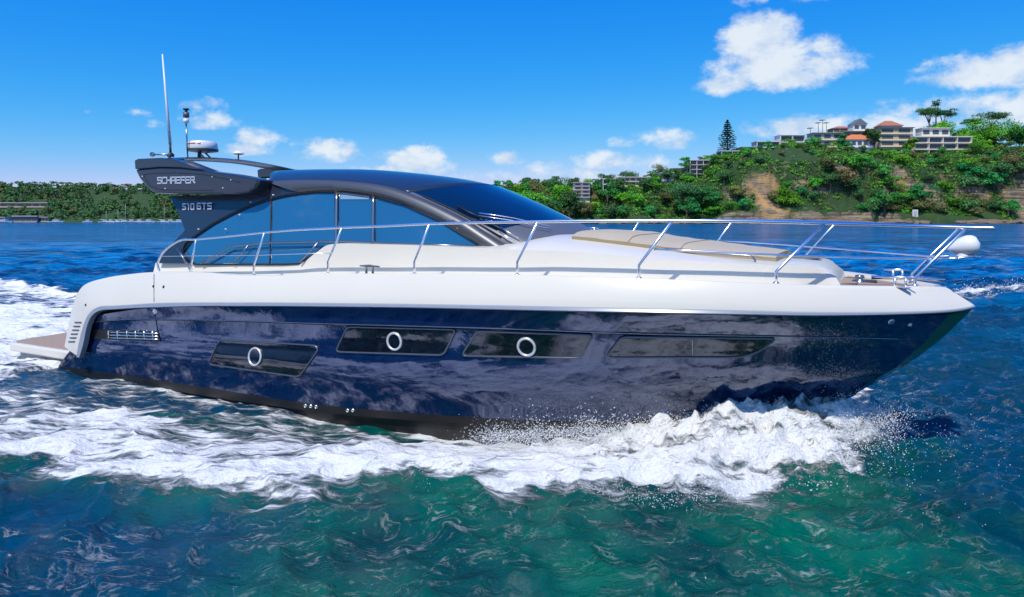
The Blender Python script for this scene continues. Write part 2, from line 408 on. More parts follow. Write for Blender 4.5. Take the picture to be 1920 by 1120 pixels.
for wi, (poly, ph) in enumerate(zip(HW, HP)):
    rp = round_poly(poly, 9 if wi < 3 else 12)
    pane = hull_patch(rp, .008)
    fr = MB(); pts = [tuple(on_hull(x, y, .010)[0]) for x, y in densify(rp, 8)]
    fr.tube(pts+[pts[0]], .013, 6, cap=False)
    hole = None
    for side in (0, 1):
        f = (fr if side == 0 else fr.mirror()).build('hull_window', 'wframe', yacht)
        (pane if side == 0 else pane.mirror()).build('pane', 'hglass', f)
        if ph:
            x, y, r = ph; c, n = on_hull(x, y, .02); q = n.to_track_quat('Z', 'Y').to_matrix()
            # vertical round porthole; radius from its photo height
            dep = (Vector((c[0], c[1], c[2]))-camL).length; rr = r/F*dep*.86
            ring = [c+q @ Vector((math.cos(2*math.pi*k/32)*rr, math.sin(2*math.pi*k/32)*rr, 0)) for k in range(33)]
            mb = MB().tube(ring, .016, 8, cap=False)
            disc = MB().add([c+n*.004]+ring[:32], [(0, k+1, (k+1) % 32+1) for k in range(32)])
            a = (mb if side == 0 else mb.mirror()).build('porthole_ring', 'ring', f)
            (disc if side == 0 else disc.mirror()).build('porthole_glass', 'glass' if False else 'hglass', f)
        else:
            dv = MB().tube([on_hull(1298, 632+k*5, .012)[0] for k in range(8)], .008, 6)
            (dv if side == 0 else dv.mirror()).build('divider', 'dsteel', f)
# exhaust grille
gp = [(172,617),(300,622),(302,641),(177,636)]
g = hull_patch(gp, .012)
gr = g.build('side_vent', 'black', yacht)
sl = MB()
for k in range(3):
    sl.tube([on_hull(x, 622.5+k*5.6+(x-205)*.03, .022)[0] for x in range(203, 300, 12)], .011, 6)
for x in (205, 222, 240, 256, 272, 288): sl.tube([on_hull(x, 620, .02)[0], on_hull(x+1, 637, .02)[0]], .010, 6)
sl.build('louvre', 'steel', gr)
sm = g.mirror().build('side_vent', 'black', yacht); sl.mirror().build('louvre', 'steel', sm)
# stern quarter vents on the leg
for k in range(6):
    y = 605+k*7.2; x0 = 139-k*2.4
    mb = MB().tube([on_top(x0+2+k_*2.4, y, -.001)[0] for k_ in range(6)], .014, 6)
    mb.build('quarter_vent', 'vent', yacht)
    mb.mirror().build('quarter_vent', 'vent', yacht)
# boarding gate seam, outlets and small fittings
sm = MB().tube([on_top(289, y, .001)[0] for y in (514, 530, 545, 560, 566)], .006, 5); sm.tube([on_hull(290+(y-585)*.17, y, .004)[0] for y in range(585, 640, 8)], .006, 5)
sm.build('gate_seam', 'black', yacht)
for x, y, r, mm in ((573,761,3.2,'steel'),(583,762,3.2,'steel'),(593,763,3.2,'steel'),(652,770,3.2,'steel'),(662,770,3.2,'steel'),(291,584,5,'steel'),(1671,603,5,'steel'),(1706,609,3,'steel')):
    c, n = on_hull(x, y, .004); rr = r/F*(Vector(c)-camL).length
    mb = MB().lathe([(rr*.45, .0), (rr*.55, .010), (rr, .010), (rr*1.05, -.01)], c, 14, 0, n)
    if r > 4: mb.lathe([(0.0001, .012), (rr*.6, .011)], c, 14, 0, n)
    mb.build('hull_outlet', mm, yacht)
for x, y in ((288,537),(307,538),(161,572)):
    p, nn_ = on_top(x, y, .0); mb = MB().lathe([(.0001,.012),(.02,.010),(.024,-.01)], p, 12, 0, nn_); mb.build('gate_latch', 'black', yacht)

# swim platform
zp = hit(60, 640, 1.5)[2]
ua = hit(9, 640, 1.75)[0]; uh = hit(150, 655, 1.75)[0]+.3
out = []
W = 1.80
out = [(uh, -W), (ua+.35, -W)]
for k in range(7):
    a = k/6*math.pi/2; out.append((ua+.35-.3*math.sin(a), -W+.3-.3*math.cos(a)))
out += [(ua-.02, -.8), (ua-.06, 0)]
out = out+[(u, -v) for u, v in out[::-1][1:]]
def plate(outl, z0, z1): return MB().prism([(u, v, z0) for u, v in outl], (0, 0, z1-z0))
pl = plate(out, zp-.16, zp).build('swim_platform', 'gel', yacht, bevel=.03)
uc = (ua+uh)/2
ins = [(u+(.07 if u < uc else 0), v*.955) for u, v in out]
plate(ins, zp+.0, zp+.008).build('teak_deck', 'teak', pl)
und = [(u+.12 if u < uc else uc+.45, v*.93) for u, v in out]
plate(und, zp-.30, zp-.16).build('platform_underside', 'rub', pl, bevel=.02)
# transom above the platform
tb = MB()
A = [a for a in LA if a[0] < LA[30][0]][:32]
tb.grid([[inb(inb(a, .14), 0, -.045), (a[0]+.12, -.9, a[2]-.12), (a[0]+.12, .9, a[2]-.12), (a[0], -inb(a, .14)[1], a[2]-.085)] for a in A])
tb.build('transom', 'gel', yacht)

# ---------------------------------------------------------------- cabin trunk (white)
uN = umk(1566, .55)
fT = lambda u, z=0: min(1.56, fA(u)-.40) if u < umk(1500,1) else max(.05, (fA(u)-.40))
T1 = [(292,493),(430,494),(562,494),(590,476),(617,459),(700,458),(800,461),(900,465),(960,468),(1070,472),(1200,483),(1350,492),(1454,497),(1515,498),(1540,501),(1555,512)]
fT1 = lambda u, z=0: fT(u)-.06
Tsh = line(T1, fT1, 130)
base = []
for p in Tsh:
    zA = np.interp(p[0], [a[0] for a in LA[35:]], [a[2] for a in LA[35:]])-.1
    b = (p[0]+(.10 if p is Tsh[-1] else 0), -fT(p[0]), zA); base.append(b)
uW = umk(950, 1.3); zc0 = hit(1100, 437, 0.)[2]; uf = hit(1100, 437, 0)[0]
zf = [hit(x, y, v) for x, y, v in ((1190,440,-.95),(1300,454,-.9),(1470,477,-.72))]
cl = spline([hit(1100,438,0)]+[(p[0], 0, p[2]) for p in zf]+[hit(1537,489,0), hit(1553,500,0)], 60)
cu = [c[0] for c in cl]; cz = [c[2] for c in cl]
tk = MB(); rows = []
for b, s in zip(base, Tsh):
    u = s[0]
    if u < uW-.6: zc = s[2]+.02
    elif u < uf: zc = s[2]+.02+(zc0-s[2]-.02)*sstep(uW-.6, uf, u)
    else: zc = float(np.interp(u, cu, cz))
    zc = max(zc, s[2]+.01); hb = -s[1]
    r = [b, lerp(b, s, .5), lerp(b, s, .9), s]
    for t in (.94, .85, .7, .5, .25, 0):
        r.append((u, -hb*t, s[2]+(zc-s[2])*(1-t**4)))
    rows.append(r+[(p[0], -p[1], p[2]) for p in r[::-1][1:]])
e = rows[-1]; ce = (e[0][0]+.12, 0, 0)
rows.append([(p[0]+.07, p[1]*.97, max(base[-1][2], p[2]-.05)) for p in e]); rows.append([(p[0]+.12, p[1]*.94, base[-1][2]-.02) for p in e])
tk.grid(rows)
tko = tk.build('cabin_trunk', 'gel', yacht, autosmooth=45)
sm = MB().tube([(p[0], p[1]-.002, p[2]-.055) for p in Tsh[70:104]], .004, 5); sm.build('trunk_seam', 'grey', yacht); sm.mirror().build('trunk_seam', 'grey', yacht)
def trunk_z(u, v):
    i = min(range(len(rows)), key=lambda k: abs(rows[k][0][0]-u)); r = rows[i][3:-3]
    ys = [p[1] for p in r]; zs = [p[2] for p in r]; return float(np.interp(v, ys, zs))

# ---------------------------------------------------------------- superstructure side shell
def vs(u, z):
    k = max(0, u-umk_c); return 1.56-.26*max(0, z-1.75)-.035*k*k
umk_c = umk(700, 1.4)
AO = [(297,494),(300,484),(318,462),(347,432),(335,402),(318,368),(400,366),(455,364),(485,352),(500,340),(560,337),(640,339),(720,349),(790,373),(865,409),(910,437),(955,466)]
AI = [(352,494),(342,474),(346,458),(366,441),(400,418),(440,397),(470,384),(500,373),(530,366),(560,361),(592,358),(640,358),(700,366),(760,383),(830,415),(870,440),(905,463)]
vo = lambda d: (lambda u, z: vs(u, z)+d)
def prs(r, f, sub=5, sharp=()):
    P = [np.array(hit(x, y, f)) for x, y in r]; o = []
    for i in range(len(P)-1):
        for k in range(sub):
            t = k/sub; a = P[max(i-1, 0)] if i not in sharp else P[i]; d = P[min(i+2, len(P)-1)] if (i+1) not in sharp else P[i+1]
            b, c = P[i], P[i+1]
            o.append(tuple(.5*((2*b)+(-a+c)*t+(2*a-5*b+4*c-d)*t*t+(-a+3*b-3*c+d)*t**3)))
    o.append(tuple(P[-1])); return o
PO, PI_ = prs(AO, vo(.03), 5, (0,3,5,7,9)), prs(AI, vo(.03), 5, (0,1))
sh = MB()
k1 = 9*5
def arch_rows(a, b, bul):
    return [[inb(x, .10), x, (lambda q: (q[0], q[1]-bul, q[2]))(lerp(x, y, .3)), (lambda q: (q[0], q[1]-bul, q[2]))(lerp(x, y, .7)), y, inb(y, .06)] for x, y in zip(a, b)]
sh.grid(arch_rows(PO[:k1+1], PI_[:k1+1], .004))
fin = MB().join(sh)
ar = MB().grid(arch_rows(PO[k1:], PI_[k1:], .045))
for m_, s_ in ((fin, 'char'),):
    a = m_.build('side_fin', s_, yacht, autosmooth=40); a2 = m_.mirror().build('side_fin', s_, yacht, autosmooth=40)
ar.build('roof_arch', 'arch', yacht, autosmooth=50); ar.mirror().build('roof_arch', 'arch', yacht, autosmooth=50)
# side glass: upper edge AI, lower edge polyline
AIu = [(342,472),(366,441),(400,418),(440,397),(470,384),(500,373),(530,366),(560,361),(592,358),(640,358),(700,366),(760,383),(830,415),(870,440),(905,461)]
LO = [(342,476),(365,496),(400,496),(440,496),(470,496),(500,496),(530,496),(560,495),(590,476),(640,460),(700,460),(760,461),(830,462),(870,463),(905,464)]
xs_u = [p[0] for p in AIu]; ys_u = [p[1] for p in AIu]; xs_l = [p[0] for p in LO]; ys_l = [p[1] for p in LO]
def glass_band(x0, x1, name='saloon_window'):
    n = max(3, int((x1-x0)/8)); cols = []
    for i in range(n+1):
        x = x0+(x1-x0)*i/n; a = float(np.interp(x, xs_u, ys_u))-4; b = float(np.interp(x, xs_l, ys_l))+2
        cols.append([hit(x, a+(b-a)*k/8, vo(-.01)) for k in range(9)])
    return MB().grid(cols)
frames = []
for x0, x1 in ((344,507),(510,627),(636,697),(704,903)):
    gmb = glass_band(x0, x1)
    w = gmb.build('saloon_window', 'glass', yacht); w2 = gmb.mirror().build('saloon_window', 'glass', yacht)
bk = MB()
for x, wd, mm, y0, y1 in ((508.5,.012,'black',372,495),(631.5,.028,'dsteel',359,462),(700.5,.028,'dsteel',366,462)):
    mb = MB(); a = hit(x, y0, vo(.004)); b = hit(x-(2 if wd < .02 else 1), y1, vo(.004))
    mb.tube([lerp(a, b, k/6) for k in range(7)], wd, 6)
    mb.build('window_mullion', mm, yacht); mb.mirror().build('window_mullion', mm, yacht)
# door header and black gasket round the glass
mb = MB().tube([hit(x, float(np.interp(x, xs_u, ys_u))+4, vo(.004)) for x in range(634, 700, 10)], .014, 6); mb.build('door_header', 'dsteel', yacht)
gl = [hit(x, y, vo(.012)) for x, y in densify(list(zip(xs_u, [y+2 for y in ys_u]))+LO[::-1], 10)]
mb = MB().tube(gl+[gl[0]], .014, 6, cap=False)
mb.build('window_gasket', 'black', yacht); mb.mirror().build('window_gasket', 'black', yacht)
bl = MB().grid([[hit(x, y, vo(.0)) for y in (365, 368, 371, 374)] for x in range(638, 698, 6)]); bl.build('door_top_strip', 'pblue', yacht); bl.mirror().build('door_top_strip', 'pblue', yacht)  # pale blue strip across the top of the door pane
# inner stair rails seen against the glass
mb = MB()
mb.tube([hit(x, y, vo(.06)) for x, y in ((376,494),(400,481),(434,462),(470,458),(505,455),(560,454),(640,452),(700,455),(800,459),(895,462))], .014, 6)
mb.tube([hit(x, y, vo(.06)) for x, y in ((437,494),(466,460))], .011, 6); mb.tube([hit(x, y, vo(.06)) for x, y in ((562,492),(597,455))], .014, 6)
mb.tube([hit(x, y, vo(.08)) for x, y in ((332,465),(340,478),(350,494))], .018, 6)
mb.build('side_handrail', 'dsteel', yacht); mb.mirror().build('side_handrail', 'dsteel', yacht)

# roof and windscreen
ARo = PO[k1:]                         # outer edge of the arch, from (500,340) to (955,466)
iw = min(range(len(ARo)), key=lambda k: abs(ARo[k][0]-hit(765,364,vs)[0]))
edgeR = [inb(p, .06, .0) for p in ARo[:iw+1]]
cc = spline([hit(x, y, v) for x, y, v in ((548,322,.0),(590,320,0),(650,319,0),(720,320,0),(800,327,0),(860,335,0),(925,348,0))], 60)
ccu = np.linspace(0, 1, 60)
rf = MB(); rr_ = []
TT = [1, .97, .9, .8, .65, .45, .22, 0]
def cross(eR, c, pw=3.0):
    r = []
    for t in TT:
        k = 1-t; u = eR[0]+(c[0]-eR[0])*(1-t*t); r.append((u, eR[1]*t, eR[2]+(c[2]-eR[2])*(1-t**pw)))
    return r+[(p[0], -p[1], p[2]) for p in r[::-1][1:]]
n = len(edgeR)
for i, e_ in enumerate(edgeR):
    c = cc[int(round(i/(n-1)*59))]; rr_.append(cross(e_, c))
rf.grid(rr_)
rf.build('roof', 'roof', yacht, autosmooth=60, solid=.05)
topl = rr_[-1]
pil = [inb(p, .05) for p in ARo[iw:]]
# windscreen: from roof front edge down to base curve
bs = [hit(958,468,1.36)]+[hit(x, y, v) for x, y, v in ((985,462,1.24),(1020,453,1.02),(1052,446,.76),(1078,441,.46),(1094,438.5,.22),(1101,437.5,0))]
bsS = spline(bs, 8)
half = topl[:8]; ws = []
NR = 16
for i in range(NR+1):
    t = i/NR; row = []
    for j in range(8):
        a = half[j]; b = bsS[j] if j else bs[0]
        p = lerp(a, b, t)
        if j == 0: p = pil[min(len(pil)-1, int(round(t*(len(pil)-1))))]
        else:
            bulge = .03*math.sin(math.pi*t)*min(1, j/3); p = (p[0]+bulge*.4, p[1]-(.04*math.sin(math.pi*t) if j < 4 else 0)*(j/4), p[2]+bulge)
        row.append(p)
    ws.append(row+[(p[0], -p[1], p[2]) for p in row[::-1][1:]])
w = MB().grid(ws, mfun=lambda i, j: 1 if (j in (0, 13) or i >= NR-4) else 0)
wo_ = w.build('windscreen', ['wglass', 'grey'], yacht, autosmooth=60)
wb = BVHTree.FromPolygons([Vector(v) for v in w.v], w.f)
def on_ws(px, py, out=.03):
    r = ray(px, py); d = Vector((r[0]*cs-r[1]*sn, r[0]*sn+r[1]*cs, r[2])).normalized()
    loc, nor, idx, dist = wb.ray_cast(camL, d)
    if loc is None: return Vector(hit(px, py, 1.1))
    if nor.dot(d) > 0: nor = -nor
    return loc+nor*out
def wiper(blade, arm):
    b = MB().tube([on_ws(x, y, .03) for x, y in blade], .016, 6)
    a = MB().tube([on_ws(x, y, .05) for x, y in arm], .009, 6).tube([on_ws(x, y+5, .05) for x, y in arm], .007, 6)
    bo = b.build('wiper', 'black', yacht); a.build('wiper_arm', 'steel', bo)
wiper([(858,390),(880,402),(905,413)], [(898,405),(930,410),(962,415),(1000,424),(1030,430)])
wiper([(905,416),(930,428),(948,438)], [(938,432),(950,440),(972,452)])
mb = MB().tube([on_ws(x, y, .012) for x, y in ((765,358),(800,372),(850,395),(900,422),(940,445))], .012, 6); mb.build('windscreen_trim', 'black', yacht)
for x, y in ((516,345),(570,352),(630,352),(700,360),(746,372),(800,396),(858,428),(449,403),(423,430),(372,430),(470,379),(512,366)):
    p = hit(x, y, vo(.045)); mb = MB().lathe([(.0001,.012),(.010,.010),(.013,-.01)], p, 10, 0, (0,-1,.2)); mb.build('frame_screw', 'white', yacht)
# navigation light on the arch front
p = hit(505, 341, vo(.05)); mb = MB().box((p[0], p[1]-.02, p[2]), (.05,.05,.10)); mb.build('side_light', 'white', yacht, bevel=.01)
mb = MB().box((p[0], p[1]-.02, p[2]-.09), (.04,.05,.07)); mb.build('side_light_base', 'black', yacht, bevel=.01)

# ---------------------------------------------------------------- spoiler wings and cross beam
WV = 1.44
low = [(253,318),(262,336),(275,352),(290,363),(440,365),(462,362),(478,352),(487,338),(480,335),(430,326),(380,319),(340,315),(300,314)]
upp = [(252,301),(258,298),(300,296),(325,299),(345,306),(365,314),(380,319),(340,314.5),(300,313.5),(253,317.5)]
def wingpart(poly, v, th):
    P = [hit(x, y, v) for x, y in poly]; return MB().prism(P, (0, th, 0))
for side in (0, 1):
    a = wingpart(low, WV+.05, .30); b = wingpart(upp, WV+.07, .34)
    a = a if side == 0 else a.mirror(); b = b if side == 0 else b.mirror()
    wn_ = a.build('spoiler_wing', 'char', yacht, bevel=.03); b.build('wing_cap', 'char', wn_, bevel=.025)
# seam line on the wing
mb = MB().tube([hit(x, y, WV+.056) for x, y in ((268,328),(285,325),(330,324),(380,327),(430,337),(450,342))], .004, 5).tube([hit(x, y, WV+.056) for x, y in ((268,328),(280,348),(300,356),(400,357))], .004, 5)
mb.build('wing_seam', 'black', yacht)
for x, y in ((267,331),(398,332),(433,338),(310,354),(418,353)):
    MB().lathe([(.0001,.012),(.009,.010),(.012,-.01)], hit(x, y, WV+.052), 10, 0, (0,-1,0)).build('wing_screw', 'white', yacht)
# cross beam: aerofoil sections along v
secs = []
tr_ = spline([hit(x, y, v) for x, y, v in ((300,297,1.42),(345,295,1.0),(385,295,.6),(440,299,.05),(480,305,-.4),(520,313,-.9),(556,322,-1.40))], 24)
for i, p in enumerate(tr_):
    t = abs(p[1])/1.42; ch = .34+.12*t**2
    secs.append([(p[0]-ch*.45, p[1], p[2]-.035), (p[0]-ch*.3, p[1], p[2]-.006), (p[0], p[1], p[2]), (p[0]+ch*.5, p[1], p[2]-.012), (p[0]+ch*.75, p[1], p[2]-.04), (p[0]+ch*.5, p[1], p[2]-.07), (p[0]-ch*.2, p[1], p[2]-.075)])
MB().grid(secs, closed=True).build('cross_beam', 'char', yacht, autosmooth=60)

# lettering
GL = {'S':[[(1,1),(0,1),(0,.55),(1,.5),(1,0),(0,0)]],'C':[[(1,1),(0,1),(0,0),(1,0)]],'H':[[(0,1),(0,0)],[(1,1),(1,0)],[(0,.5),(1,.5)]],'A':[[(0,0),(0,1),(1,1),(1,0)],[(0,.45),(1,.45)]],
      'E':[[(1,1),(0,1),(0,0),(1,0)],[(0,.5),(.9,.5)]],'F':[[(1,1),(0,1),(0,0)],[(0,.5),(.9,.5)]],'R':[[(0,0),(0,1),(1,1),(1,.5),(0,.5)],[(.45,.5),(1,0)]],
      '5':[[(1,1),(0,1),(0,.5),(1,.5),(1,0),(0,0)]],'1':[[(.2,1),(.6,1),(.6,0)]],'0':[[(0,0),(0,1),(1,1),(1,0),(0,0)]],'G':[[(1,1),(0,1),(0,0),(1,0),(1,.5),(.5,.5)]],'T':[[(0,1),(1,1)],[(.5,1),(.5,0)]],
      'Y':[[(0,1),(.5,.5),(1,1)],[(.5,.5),(.5,0)]],'M':[[(0,0),(0,1),(.5,.5),(1,1),(1,0)]],'I':[[(.5,0),(.5,1)]],'N':[[(0,0),(0,1),(1,0),(1,1)]]}
def lettering(name, text, p0, p1, hgt, v, thick, m, parent, ratio=.74):
    """strokes as thin raised bars on the plane of constant v between two boat points"""
    a = Vector(p0); b = Vector(p1); L = (b-a).length; d = (b-a)/L; cell = L/len(text); mb = MB()
    for i, ch in enumerate(text):
        for stq in GL.get(ch, []):
            for (x0, y0), (x1, y1) in zip(stq[:-1], stq[1:]):
                P = a+d*(i*cell+x0*cell*ratio)+Vector((0,0,y0*hgt)); Q = a+d*(i*cell+x1*cell*ratio)+Vector((0,0,y1*hgt))
                t = (Q-P).normalized(); nrm = Vector((0,-1,0)); sd = t.cross(nrm).normalized()*thick/2
                P = P-t*thick*.5; Q = Q+t*thick*.5
                mb.prism([P-sd, Q-sd, Q+sd, P+sd], nrm*.006)
    return mb.build(name, m, parent)
hl = lambda x, y, v: hit(x, y, v)
p0, p1 = hl(296,344,WV+.053), hl(367,343,WV+.053)
lettering('lettering', 'SCHAEFER', p0, p1, 9.5/F*(Vector(p0)-camL).length, 0, .021, 'silver', yacht, .80)
f_ = vo(.045)
p0, p1 = hl(343,393,f_), hl(366,393,f_); lettering('lettering', '510', p0, (p1[0], p0[1], p1[2]), 9.5/F*(Vector(p0)-camL).length, 0, .02, 'silver', yacht, .72)
p0, p1 = hl(370,392,f_), hl(400,392,f_); lettering('lettering', 'GTS', p0, (p1[0], p0[1], p1[2]), 9.5/F*(Vector(p0)-camL).length, 0, .02, 'silver', yacht, .66)

# radar, aerials, mast light, horn
c = hit(380, 279, .55); s = .235
rd = MB().lathe([(.0001,.135),(.18,.133),(.225,.125),(.245,.10),(.265,.0),(.25,-.03),(.0001,-.03)], c, 36).build('radar_dome', 'white', yacht, autosmooth=40)
MB().lathe([(.272,-.0),(.262,-.035),(.10,-.06),(.0001,-.06)], (c[0], c[1], c[2]-.015), 36).build('radar_base', 'grey', rd, autosmooth=40)
mb = MB()
q = hit(392, 299, .5)
for dy in (-.07, .07): mb.tube([(c[0]-.02, c[1]+dy, c[2]-.07), (q[0]+.02, q[1]+dy, q[2]-.02)], .016, 8)
mb.build('radar_bracket', 'dsteel', rd)
# the red word runs round the dome
mb = MB(); word = 'RAYMARINE'; cell = .033
for i, ch in enumerate(word):
    for stq in GL[ch]:
        for (x0, y0), (x1, y1) in zip(stq[:-1], stq[1:]):
            P = []
            for x, y in ((x0, y0), (x1, y1)):
                ang = -math.pi/2-.62+.25+(i+x*.7)*cell/.25; zz = .055+y*.026; r0 = .2535-.0.__float__() if False else .257-.075*(zz-.0)*1.0
                P.append((c[0]+math.cos(ang)*r0, c[1]+math.sin(ang)*r0, c[2]+zz))
            mb.tube(P, .004, 4)
mb.build('radar_lettering', 'red', rd)
g0 = hit(447, 288, -.1)
gm = MB().lathe([(.0001,.055),(.035,.048),(.09,.018),(.105,-.004),(.07,-.025),(.0001,-.03)], g0, 24).build('satnav_aerial', 'white', yacht, autosmooth=50)
MB().tube([(g0[0], g0[1], g0[2]-.01), (g0[0], g0[1], g0[2]-.16)], .014, 8).build('aerial_stalk', 'grey', gm)
a0 = hit(320, 292, 1.1); a1 = hit(319, 270, 1.1); a2 = hit(304.5, 102, 1.1)
wa = MB().tube([a1, lerp(a1, a2, .5), a2], [.026, .021, .012], 8).build('whip_aerial', 'white', yacht)
MB().tube([a0, a1], .02, 8).lathe([(.06,-.02),(.06,.02),(.03,.05)], a0, 12).build('aerial_mount', 'black', wa)
m0 = hit(352, 297, .85); m1 = hit(349, 232, .85); m2 = hit(348.5, 203, .85)
ml = MB().tube([m0, m1], .013, 8).build('mast_light', 'dsteel', yacht)
dz = (m2[2]-m1[2])
MB().lathe([(.02,0),(.045,.01),(.05,.30*dz),(.02,.32*dz)], m1, 14).build('light_base', 'white', ml)
MB().lathe([(.02,.38*dz),(.052,.40*dz),(.052,.72*dz),(.02,.74*dz)], m1, 14).build('light_lens', 'grey', ml)
MB().lathe([(.03,.74*dz),(.018,.84*dz),(.05,.87*dz),(.05,.97*dz),(.0001,1.0*dz)], m1, 14).build('light_cap', 'black', ml)
h0, h1 = hit(285, 290, 1.2), hit(318, 290, 1.2)
hr = MB().tube([h0, lerp(h0, h1, .12), lerp(h0, h1, .2), h1], [.045, .03, .012, .02], 10).build('horn', 'dsteel', yacht)
MB().tube([h1, (h1[0], h1[1], h1[2]-.09)], .02, 8).build('horn_mount', 'black', hr)
t0 = hit(374, 290, .6); MB().lathe([(.0001,.05),(.03,.04),(.035,-.03),(.02,-.09)], t0, 12).build('stern_camera', 'black', yacht)

# ---------------------------------------------------------------- rails
fR = lambda u, z=0: max(fA(u)-.07, .34)
def rr(x, y): return hit(x, y, fR)
railp = [(299,508),(296,493),(309,470),(338,451),(368,449),(430,443),(496,436),(560,431),(640,427),(720,424),(800,420),(900,417.5),(1010,416),(1130,414.5),(1255,414),(1400,415.5),(1545,419),(1700,423.5),(1812,427),(1866,428)]
tp = prs(railp, fR, 6)
def rail_at(x, y): return hit(x, y, fR)
rl = MB().tube(tp, .0175, 10)
posts = [((358,511),(359,495),(368,450)),((476,517),(476,497),(496,437)),((615,514),(615,492),(641,428)),((777,514),(777,492),(805,421)),((970,516),(970,492),(1008,417)),((1198,522),(1198,498),(1260,415)),((1455,531),(1455,510),(1545,420)),((1715,535),(1715,522),(1812,428))]
for side in (0, 1):
    ro = (rl if side == 0 else rl.mirror()).build('guard_rail', 'steel', yacht)
    for b, m_, t in posts:
        fb = lambda u, z=0: max(fA(u)-.10, .30)
        B, Mm, Tt = hit(*b, fb), hit(*m_, fb), rr(*t)
        B = (B[0], B[1], B[2]-.06)
        k1_ = lerp(B, Mm, .85); k2_ = lerp(Mm, Tt, .06)
        mb = MB().tube([B, k1_, Mm, k2_, Tt], .0165, 8).lathe([(.035,-.0),(.035,.012),(.018,.02)], (B[0], B[1], B[2]+.055), 12)
        (mb if side == 0 else mb.mirror()).build('stanchion', 'steel', ro)
    mb = MB().tube([rr(x, y) for x, y in ((303,481),(360,480),(480,479),(560,476),(622,475))], .006, 6)
    (mb if side == 0 else mb.mirror()).build('guard_wire', 'steel', ro); mb = MB()
    mb.tube([hit(x, y, lambda u, z=0: max(fA(u)-.10, .26)) for x, y in ((1226,468),(1300,471),(1400,476),(1500,480),(1620,483),(1757,486),(1800,484),(1828,481))], .012, 8)
    (mb if side == 0 else mb.mirror()).build('middle_rail', 'steel', ro)
    gz = [(x, y) for x, y in ((1151,468),(1153,460),(1160,457),(1230,466),(1300,473),(1400,479.5),(1411,482),(1416,489),(1416,496))]
    mb = MB().tube([hit(x, y, lambda u, z: min(.98, fT(u)-.15)) for x, y in gz], .012, 8)
    (mb if side == 0 else mb.mirror()).build('grab_rail', 'dsteel', yacht)
# pulpit nose joining both rails and the lamp plate
e = tp[-1]; MB().tube([(e[0]-.02, e[1], e[2]), (e[0]+.02, 0, e[2]), (e[0]-.02, -e[1], e[2])], .0175, 8).build('pulpit_bar', 'steel', yacht)
sp_ = hit(1808, 480, 0.)
pb = MB().lathe([(.0001,0),(.15,0),(.15,-.014),(.0001,-.014)], (sp_[0], 0, sp_[2]), 24).tube([(sp_[0]-.1, -.3, sp_[2]-.01), (sp_[0], 0, sp_[2]-.01), (sp_[0]-.1, .3, sp_[2]-.01)], .012, 8).build('lamp_plate', 'steel', yacht)
sl_ = hit(1808, 462, 0.)
# covered searchlight: egg shaped hood narrowing aft
mb = MB(); q = []
for i in range(15):
    t = i/14; x = .15-.32*t; r = .112*math.sin(math.pi*min(1, (t*.98+.01))**.62)**.72 if 0 < t < 1 else .001
    q.append((r, x))
mb.lathe(q, sl_, 24, 0, (1, -.0, .22))
se = mb.build('searchlight', 'white', yacht, autosmooth=60)
MB().lathe([(.065,.05),(.07,0),(.075,-.012)], (sl_[0]-.01, 0, sp_[2]+.012), 20).build('searchlight_base', 'white', se)

# ---------------------------------------------------------------- sunpad
pn = [hit(x, y, v) for x, y, v in ((1072,461,1.02),(1150,468,1.02),(1250,477,.98),(1350,487,.90),(1455,496,.74))]
pn = spline(pn, 24); secs = []
u0_, u1_ = pn[0][0], pn[-1][0]
for i, p in enumerate(pn):
    t = i/23; hw = -p[1]; r = []
    th = .075
    lift = .025*max(0, 1-abs(t-.22)/.16)
    for k in range(13):
        s_ = -1+2*k/12; v = s_*hw
        zt = max(trunk_z(p[0], v), p[2]-.01+.0*v)
        edge_ = (1-abs(s_)**12)
        r.append((p[0], v, zt+th*(.55+.45*edge_)+lift*edge_))
    r = [(p[0], -hw-.0, p[2]-.03)]+r+[(p[0], hw, p[2]-.03)]
    secs.append(r)
secs = [[(a[0]-.01, a[1]*.98, min(a[2], pn[0][2]+.0)) for a in secs[0]]]+secs+[[(a[0]+.02, a[1]*.98, a[2]-.09) for a in secs[-1]]]
pad = MB().grid(secs, mfun=lambda i, j: 1 if j in (0, 13) or i >= 24 else 0).build('sunpad', ['cush', 'cushd'], yacht, autosmooth=50)
sd = MB().grid([[(p[0], p[1]-.012, p[2]-.02), (p[0], p[1]-.016, p[2]+.035), (p[0], p[1]-.004, p[2]+.055)] for p in pn]).build('sunpad_side', 'cushd', pad)
mb = MB()
for uu in (u0_+(u1_-u0_)*.30, u0_+(u1_-u0_)*.58):
    i = min(range(24), key=lambda k: abs(pn[k][0]-uu)); mb.tube([(a[0], a[1], a[2]+.002) for a in secs[i+1][1:-1]], .007, 5)
mb.build('sunpad_seam', 'cushd', pad)
